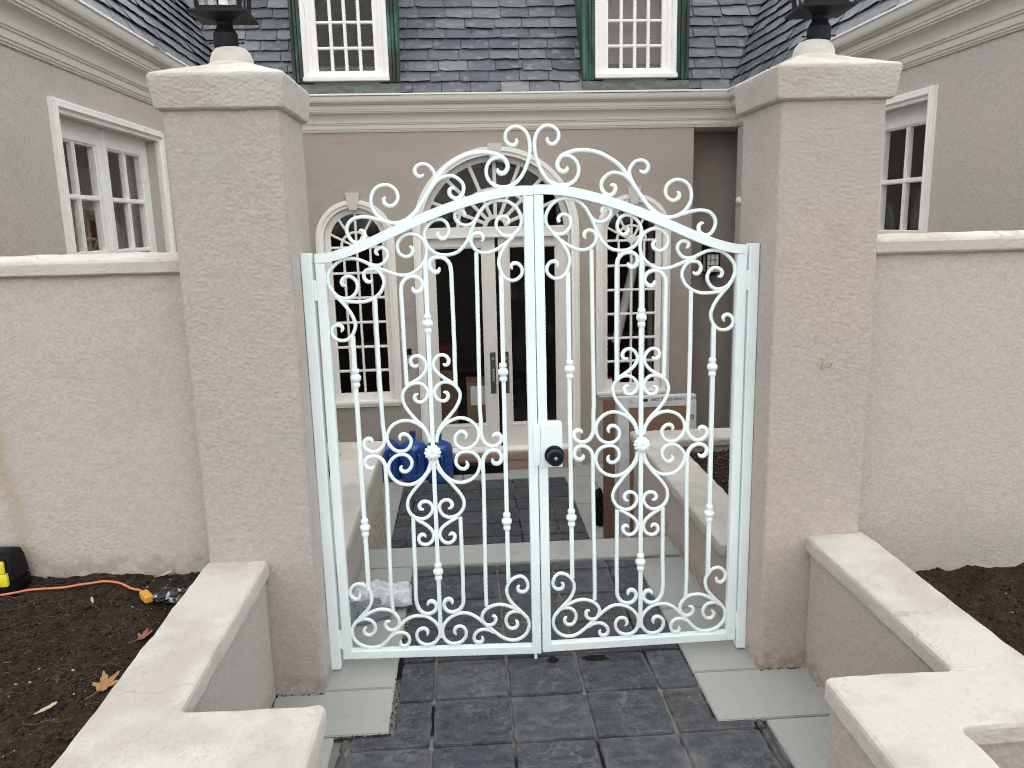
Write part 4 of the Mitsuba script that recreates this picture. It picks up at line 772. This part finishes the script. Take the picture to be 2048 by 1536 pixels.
jug(-0.845, 7.72, -70, 'blue water jug at the wall end, half hidden by the courtyard wall')

# ---------------------------------------------------------------- boards and wrapped panel leaning in the courtyard
t = thing('flat_carton', 'flat cardboard carton with white taped edges and print, leaning behind the right courtyard wall', 'carton')
WB = T().translate([1.15, 5.90, -0.578]).rotate([0, 0, 1], 1.5).rotate([1, 0, 0], -4.0)
add('body', bx(0.004, 0.618, 0.004, 0.075, 0, 1.132, 0.003), 'cardboard', False, t, WB)
tp = add('tape', cat([bx(0.0, 0.622, -0.0015, 0.078, 1.055, 1.139, 0.002), bx(0.0, 0.085, -0.0005, 0.078, 0.0, 1.0545, 0.001), bx(0.545, 0.622, -0.0005, 0.078, 0.50, 1.0545, 0.001)]), 'white_wrap', False, t, WB)
def letters(s, h, x, y, zz):
    m = meshkit.text_mesh(s, h, 0.0008, True); v = np.array(m.vertices); return tm(np.c_[x + v[:, 0], y - v[:, 2], zz + v[:, 1]], m.faces)
add('print', cat([letters('RECT. RADIO 68cm x 120cm', 0.019, 0.262, -0.0016, 1.102), bx(0.165, 0.235, -0.0026, -0.0016, 1.098, 1.121), letters('LL', 0.017, 0.09, -0.0016, 1.098)]), 'ink', False, t, WB)
add('symbol', along_y(lathe([(0, 0.0006), (0.018, 0.0006), (0.018, 0.0014), (0, 0.0014)], 20, (0.588, 0.965, 0))), 'ink', False, t, WB)
add('symbol', along_y(lathe([(0.006, 0.0014), (0.011, 0.0014), (0.011, 0.0022), (0.006, 0.0022)], 16, (0.588, 0.965, 0))), 'white_print', False, t, WB)
for dz in (0.86, 0.70): add('symbol', bx(0.555, 0.61, -0.0012, -0.0004, dz, dz + 0.004), 'ink', False, t, WB)
t = thing('wooden_board', 'narrow brown board standing against the taped carton', 'board')
add('plank', bx(1.030, 1.118, 5.945, 5.97, -0.578, 0.555, 0.002), 'brown_board', False, t)
def crumple(c, s, seed, amp=0.35, fr=3.0, sub=4):
    m = trimesh.creation.icosphere(subdivisions=sub); v = np.array(m.vertices); h = 1 + amp * (meshkit.fbm(v * fr, 4, seed) - 0.5) * 2 + 0.12 * (np.abs(meshkit.fbm(v * 7, 3, seed + 1) - 0.5) * 2 - 0.3)
    v = v * h[:, None] * np.array(s); return tm(v + np.array(c), m.faces)
t = thing('black_plastic_bag', 'crumpled black plastic bag on the courtyard floor beside the brown board', 'bag')
add('bag', crumple((1.045, 6.25, -0.44), (0.055, 0.10, 0.16), 3), 'black_plastic', True, t)
t = thing('rubber_strip', 'dark strip lying against the doorstep', 'strip')
add('strip', bx(-0.24, 0.33, -0.15, -0.085, -0.578, -0.478, 0.006), 'black_plastic', False, t, HW)

# things indoors, seen through the glass
t = thing('cardboard_box', 'brown box with a white sheet on it, behind the left door pane', 'box')
add('box', bx(-0.02, 0.30, 0.55, 0.95, -0.40, 0.22, 0.004), 'cardboard', False, t, HW)
add('sheet', bx(0.02, 0.20, 0.545, 0.549, -0.02, 0.19), 'white_print', False, t, HW)
t = thing('storage_bin', 'red topped bin, behind the left door pane', 'bin')
add('bin', bx(-0.34, -0.12, 0.7, 1.0, -0.40, 0.35, 0.01), 'brown_board', False, t, HW)
add('lid', bx(-0.36, -0.10, 0.68, 1.02, 0.352, 0.62, 0.02), 'maroon', False, t, HW)
t = thing('red_cushion', 'red cushion inside the right arched window', 'cushion')
add('cushion', crumple((1.83, 0.50, 0.33), (0.10, 0.08, 0.09), 9, 0.15), 'maroon', True, t, HW)
t = thing('white_pipe', 'pale tube slanting inside the right arched window', 'tube')
add('tube', tube(np.array([[1.62, 0.6, 0.6], [1.86, 0.7, 1.5]]), 0.05, 14), 'white_plastic', 40, t, HW)
t = thing('kraft_panel', 'tan panel inside the left wing window', 'panel')
add('panel', bx(XL - 0.225, XL - 0.20, -3.05, -2.40, 0.6, 2.05, 0.003), 'cardboard', False, t, HW)
t = thing('white_fridge', 'white cabinet inside the left wing window', 'cabinet')
add('body', bx(XL - 1.0, XL - 0.55, -1.45, -0.95, -0.3, 2.40, 0.01), 'white_plastic', False, t, HW)
add('handle', bx(XL - 0.549, XL - 0.52, -1.36, -1.33, 1.7, 2.2, 0.004), 'steel', False, t, HW)

# ---------------------------------------------------------------- parcels inside the gate
def pillow(sx, sy, sz, seed, n=44, amp=0.16):
    u, w = np.meshgrid(np.linspace(-1, 1, n), np.linspace(-1, 1, n)); e = (1 - np.abs(u) ** 5) * (1 - np.abs(w) ** 5); th = np.clip(e, 0, 1) ** 0.38
    P = np.stack([u, w, u * 0], -1); fold = meshkit.fbm(P * 2.6, 4, seed) - 0.5; cr = np.abs(meshkit.fbm(P * 3.7 + 9, 3, seed + 2) - 0.5) * 2
    top = sz * th * (1 + 1.6 * fold - 0.9 * np.clip(0.25 - cr, 0, 1)); bot = -sz * 0.55 * th * (1 + 0.5 * fold)
    jag = 1 + 0.04 * (meshkit.noise(P * 9, seed + 5) - 0.5)
    X, Y = sx * u * jag, sy * w * jag * (1 - 0.12 * np.abs(u)); v = np.vstack([np.stack([X, Y, top + 0.02 * fold], -1).reshape(-1, 3), np.stack([X, Y, bot + 0.02 * fold - 0.0006], -1).reshape(-1, 3)])
    i, j = np.meshgrid(np.arange(n - 1), np.arange(n - 1)); a = (j * n + i).ravel(); q = np.vstack([np.c_[a, a + 1, a + n + 1], np.c_[a, a + n + 1, a + n]]); f = [q, q[:, ::-1] + n * n]
    for L_ in (np.arange(n), np.arange(n)[::-1] + n * (n - 1), np.arange(n)[::-1] * n, np.arange(n) * n + n - 1):
        for a, b in zip(L_[:-1], L_[1:]): f.append([[a, a + n * n, b + n * n], [a, b + n * n, b]])
    return tm(v, np.vstack(f))
t = thing('mailing_bag', 'pale grey plastic mailing bag with purple print, on top of the dark parcel', 'parcel')
add('bag', pillow(0.158, 0.085, 0.042, 5), 'poly_bag', True, t, T().translate([-0.487, 3.80, 0.060]).rotate([0, 0, 1], 4).rotate([1, 0, 0], 13).rotate([0, 1, 0], 4))
t = thing('dark_parcel', 'dark grey parcel with a white label, lying under the pale mailing bag', 'parcel')
add('bag', pillow(0.105, 0.075, 0.040, 8), 'grey_bag', True, t, T().translate([-0.545, 3.69, 0.026]).rotate([0, 0, 1], 24).rotate([1, 0, 0], 10))
add('box_mark', cat([bx(-0.577, -0.549, 3.640, 3.6445, 0.060, 0.0605), bx(-0.577, -0.549, 3.6585, 3.663, 0.060, 0.0605), bx(-0.577, -0.5725, 3.645, 3.658, 0.060, 0.0605), bx(-0.5535, -0.549, 3.645, 3.658, 0.060, 0.0605)]), 'ink', False, t)

# ---------------------------------------------------------------- left planting bed: cord, plug, tool box, leaves, litter
CP_ = np.array([[-2.6, 2.90], [-2.2, 2.93], [-1.863, 3.01], [-1.77, 3.048], [-1.642, 3.052], [-1.57, 3.079], [-1.502, 3.100], [-1.432, 3.078], [-1.368, 3.03], [-1.325, 3.005], [-1.292, 2.962]])
c2 = crom(CP_, 7); cz = np.convolve(np.pad(soil_z(c2[:, 0], c2[:, 1]), 12, mode='edge'), np.ones(25) / 25, 'valid') + 0.014
t = thing('extension_cord', 'orange extension cord lying across the soil with a yellow plug', 'cord')
add('cable', tube(np.c_[c2, cz], 0.0048, 8), 'orange_rubber', True, t)
Wp = T().translate([-1.268, 2.925, 0.528]).rotate([0, 0, 1], -52)
add('plug', loft(rect(-0.036, 0.036, -0.0165, 0.0165), 0.007, [(0.006, -0.016), (0, -0.01), (0, 0.01), (0.006, 0.016)], 4), 'yellow_plastic', 40, t, Wp)
add('sleeve', along_y(lathe([(0, 0), (0.008, 0), (0.013, 0.03), (0, 0.03)], 12)), 'yellow_plastic', 40, t, Wp @ T().translate([-0.03, 0, 0]).rotate([0, 0, 1], 90).translate([0, 0.02, 0]))
t = thing('wrapped_connector', 'crumpled black and silver wrap round the cord end by the low wall', 'wrap')
add('wrap', crumple((-1.18, 2.925, 0.527), (0.062, 0.038, 0.028), 12, 0.4, 3.5), 'black_wrap', True, t, None)
t = thing('tool_case', 'black tool case with lime yellow latch against the tall left wall', 'tool case')
add('case', loft(rect(-2.2, -1.812, 3.03, 3.165), 0.025, [(0.006, 0.47), (0, 0.50), (0.0, 0.555), (0.010, 0.558), (0.010, 0.566), (0.002, 0.570), (0.012, 0.64), (0.022, 0.668), (0.04, 0.678)], 5), 'black_plastic', 35, t)
lt = add('latch', cat([loft(rect(-1.935, -1.868, -0.645, -0.60), 0.012, [(0, 0), (0.003, 0.008)], 4), loft(rect(-1.925, -1.858, -0.597, -0.548), 0.012, [(0, 0), (0.003, 0.008)], 4)]), 'lime_plastic', 40, t)
scene[lt] = mikit.ply(cat([loft(rect(-1.945, -1.840, 3.018, 3.034), 0.004, [(0.003, 0.603), (0, 0.608), (0, 0.648), (0.003, 0.653)], 3), loft(rect(-1.935, -1.831, 3.016, 3.034), 0.004, [(0.003, 0.552), (0, 0.558), (0, 0.596), (0.003, 0.601)], 3)]), 'lime_plastic', 40)
add('ring', tm(*(lambda m: (np.c_[-1.832 + m.vertices[:, 0], 3.022 - m.vertices[:, 2], 0.602 + m.vertices[:, 1]], m.faces))(trimesh.creation.torus(0.006, 0.0014, 16, 8))), 'steel', 40, t)
def leaf(name, label, x, y, rot, L, mat, lobes, seed, curl=0.25, group=None):
    r = np.random.default_rng(seed); a = np.linspace(0, 2 * math.pi, 120, endpoint=False)
    if lobes:
        tips = np.radians([90, 38, 142, -18, 198]); ln = np.array([1.0, 0.88, 0.88, 0.6, 0.6]); rad = np.full_like(a, 0.42)
        for tt, l in zip(tips, ln):
            d = np.abs((a - tt + math.pi) % (2 * math.pi) - math.pi); rad = np.maximum(rad, l * np.clip(1 - d / 0.85, 0, 1) ** 0.85 * (1 + 0.10 * np.sin(a * 23)) + 0.24 * (d < 0.6) * (1 - d / 0.6))
        O = np.c_[rad * np.cos(a), rad * np.sin(a)]
    else: O = np.c_[0.24 * np.sin(a) * (1 + 0.25 * np.cos(a)), np.cos(a)]
    O = O * (L / 2); pv, pf = trimesh.creation.triangulate_polygon(Polygon(O).buffer(0), engine='earcut')
    m = tm(np.c_[pv, np.zeros(len(pv))], pf); v = np.array(m.vertices)
    m = refine(trimesh.creation.extrude_polygon(Polygon(O).buffer(0), 0.0008, engine='earcut'), L / 9)
    v = np.array(m.vertices); q = v[:, :2] / L
    v[:, 2] += curl * L * ((q[:, 0] * 1.3) ** 2 + 0.6 * q[:, 1] ** 2 + 0.25 * np.sin(q[:, 0] * 9 + seed) * q[:, 1]) + 0.03 * L * meshkit.noise(np.c_[q * 9, q[:, :1] * 0], seed)
    z = float(soil_z(np.array([x]), np.array([y]))[0]) + 0.012
    t = thing(name, label, 'leaf', group); Wl = T().translate([x, y, z]).rotate([0, 0, 1], rot).rotate([1, 0, 0], 14)
    add('blade', tm(v, m.faces), mat, True, t, Wl)
    if lobes: add('stalk', tube(np.array([[0, -0.10 * L, 0.002], [0.01, -0.4 * L, 0.006], [0.0, -0.62 * L, 0.004]]), 0.0012, 5), mat, False, t, Wl)
leaf('fallen_leaf', 'large orange lobed leaf on the soil against the low wall', -1.172, 2.325, -38, 0.10, 'leaf_orange', True, 1, 0.35)
leaf('fallen_leaf', 'red brown lobed leaf half under the low wall edge', -1.165, 2.61, -70, 0.07, 'leaf_red', True, 2, 0.5)
leaf('fallen_leaf', 'pale tan pointed leaf lying on the soil near the bottom left corner', -1.297, 2.216, -63, 0.075, 'leaf_tan', False, 3, 0.2)
leaf('fallen_leaf', 'pale curled strip of leaf at the foot of the tall left wall', -1.29, 3.155, -72, 0.075, 'leaf_tan', False, 4, 0.5)
leaf('fallen_leaf', 'small brown leaf scrap left of the orange leaf', -1.33, 2.365, 20, 0.04, 'bark', False, 5, 0.3)
leaf('fallen_leaf', 'small green pointed leaf at the left edge of the soil', -1.555, 2.50, 120, 0.028, 'leaf_green', False, 6, 0.2)
leaf('fallen_leaf', 'small pale leaf near the orange cord', -1.475, 2.93, 30, 0.04, 'leaf_tan', False, 7, 0.3)
def litter(key, zf, x0, x1, y0, y1, n, l0, l1, r0, r1, mat, label, category, seed, bend=0.35, sides=4):
    r = np.random.default_rng(seed); ms = []
    xs, ys = r.uniform(x0, x1, n), r.uniform(y0, y1, n); zs = zf(xs, ys)
    for x, y, z in zip(xs, ys, zs):
        L = l0 + (l1 - l0) * r.random() ** 2.2; a = r.uniform(0, 2 * math.pi); k = 5; tt = np.linspace(-0.5, 0.5, k) * L
        ang = a + np.cumsum(r.normal(0, bend, k)); P = np.c_[x + np.cumsum(np.cos(ang)) * L / k, y + np.cumsum(np.sin(ang)) * L / k, z + 0.006 + r.uniform(-0.002, 0.010) + np.cumsum(r.normal(0, 0.10, k)) * L / k]
        ms.append(tube(P, r0 + (r1 - r0) * r.random() ** 2, sides, np.linspace(1, 0.5, k)))
    k = numbered(key); labels[k] = {'label': label, 'category': category, 'kind': 'stuff'}
    scene[k] = mikit.ply(cat(ms), mat)
litter('twigs', soil_z, -2.2, -1.09, 1.75, 3.17, 560, 0.02, 0.20, 0.0005, 0.0017, 'twig', 'dry twigs and roots scattered over the left soil bed', 'twigs', 5, 0.5)
litter('twigs', soil_z2, 1.6, 3.2, 2.05, 3.17, 350, 0.012, 0.10, 0.0005, 0.0014, 'twig', 'dry twigs scattered over the right soil bed', 'twigs', 6, 0.5)
litter('bark_mulch', mul_z, 1.43, 2.68, 3.44, 5.28, 2600, 0.02, 0.06, 0.003, 0.008, 'bark', 'brown bark mulch in the bed behind the right gate leaf', 'mulch', 7, 0.12)
litter('bark_mulch', mul_z2, -2.15, -0.9, 3.44, 5.28, 1200, 0.02, 0.06, 0.003, 0.008, 'bark', 'brown bark mulch in the bed behind the left gate leaf', 'mulch', 8, 0.12)
def crumbs(key, zf, x0, x1, y0, y1, n, s0, s1, mat, label, seed):
    r = np.random.default_rng(seed); ms = []; ico = trimesh.creation.icosahedron()
    xs, ys = r.uniform(x0, x1, n), r.uniform(y0, y1, n); zs = zf(xs, ys)
    for x, y, z in zip(xs, ys, zs):
        s = s0 + (s1 - s0) * r.random() ** 3; v = np.array(ico.vertices) * s * r.uniform(0.6, 1.3, (12, 1)) * np.array([1, r.uniform(.6, 1.2), .7]); ms.append(tm(v + [x, y, z + s * 0.3], ico.faces))
    k = numbered(key); labels[k] = {'label': label, 'category': 'soil clods', 'kind': 'stuff'}; scene[k] = mikit.ply(cat(ms), mat)
crumbs('soil_clods', soil_z, -2.2, -1.09, 1.7, 3.18, 5600, 0.002, 0.011, 'soil', 'dark clods of soil over the left bed', 3)
crumbs('soil_clods', soil_z2, 1.6, 3.2, 2.05, 3.18, 2500, 0.002, 0.011, 'soil', 'dark clods of soil over the right bed', 4)
crumbs('pebbles', soil_z, -2.3, -1.06, 2.02, 3.18, 160, 0.002, 0.006, 'leaf_tan', 'pale specks and small stones on the left bed', 5)
crumbs('pebbles', soil_z2, 1.6, 3.2, 2.05, 3.18, 120, 0.002, 0.006, 'leaf_tan', 'pale specks and small stones on the right bed', 6)
crumbs('grit', lambda x, y: np.full_like(x, -0.004), -0.358, -0.336, 2.76, 4.24, 420, 0.0015, 0.0055, 'soil', 'black grit along the joint at the left edge of the pavers', 7)
crumbs('grit', lambda x, y: np.full_like(x, -0.004), 0.899, 0.916, 2.72, 4.24, 220, 0.0015, 0.004, 'soil', 'black grit along the joint at the right edge of the pavers', 8)
crumbs('grit', lambda x, y: np.full_like(x, -0.004), -0.56, -0.345, 2.728, 2.752, 260, 0.0015, 0.0055, 'soil', 'black grit along the step in the joint at the lower left', 9)
# wet spots and the bent wire
def spot(x, y, rx, ry, seed, label):
    a = np.linspace(0, 2 * math.pi, 90, endpoint=False); q = np.c_[np.cos(a), np.sin(a), a * 0]; r = 0.45 + 1.1 * meshkit.fbm(q * 1.7 + seed, 4, seed)
    add('wet_spot', sheet(Polygon(np.c_[x + rx * r * np.cos(a), y + ry * r * np.sin(a)]).buffer(0), 0.0035, 'xy'), 'wet', False, None, None, label=label, category='puddle')
spot(0.328, 3.203, 0.030, 0.026, 3, 'small black wet spot on the paver under the middle of the gate')
spot(0.518, 3.202, 0.058, 0.025, 8, 'wider black wet spot on the paver under the right gate leaf')
t = thing('bent_wire', 'short rusty bent wire sticking out of the right gate pillar', 'wire')
add('wire', tube(crom([(1.402, 3.052, 1.345), (1.401, 3.034, 1.338), (1.393, 3.030, 1.306), (1.403, 3.031, 1.309), (1.412, 3.031, 1.317), (1.424, 3.030, 1.311), (1.434, 3.032, 1.315), (1.440, 3.034, 1.336)], 5), 0.0012, 6), 'wire', True, t)

for x0, x1, y0, y1, lab, sd in ((1.392, 1.404, 2.72, 3.045, 'black grit in the corner between the right gate pillar and the planter wall', 31), (-0.848, -0.838, 2.77, 3.045, 'black grit in the corner between the left gate pillar and the planter wall', 32), (1.20, 1.40, 3.03, 3.046, 'black grit along the foot of the right gate pillar', 33), (-0.84, -0.645, 3.032, 3.046, 'brown grit along the foot of the left gate pillar', 34)):
    crumbs('grit', lambda x, y: np.full_like(x, 0.002), x0, x1, y0, y1, 90, 0.0012, 0.0045, 'soil', lab, sd)
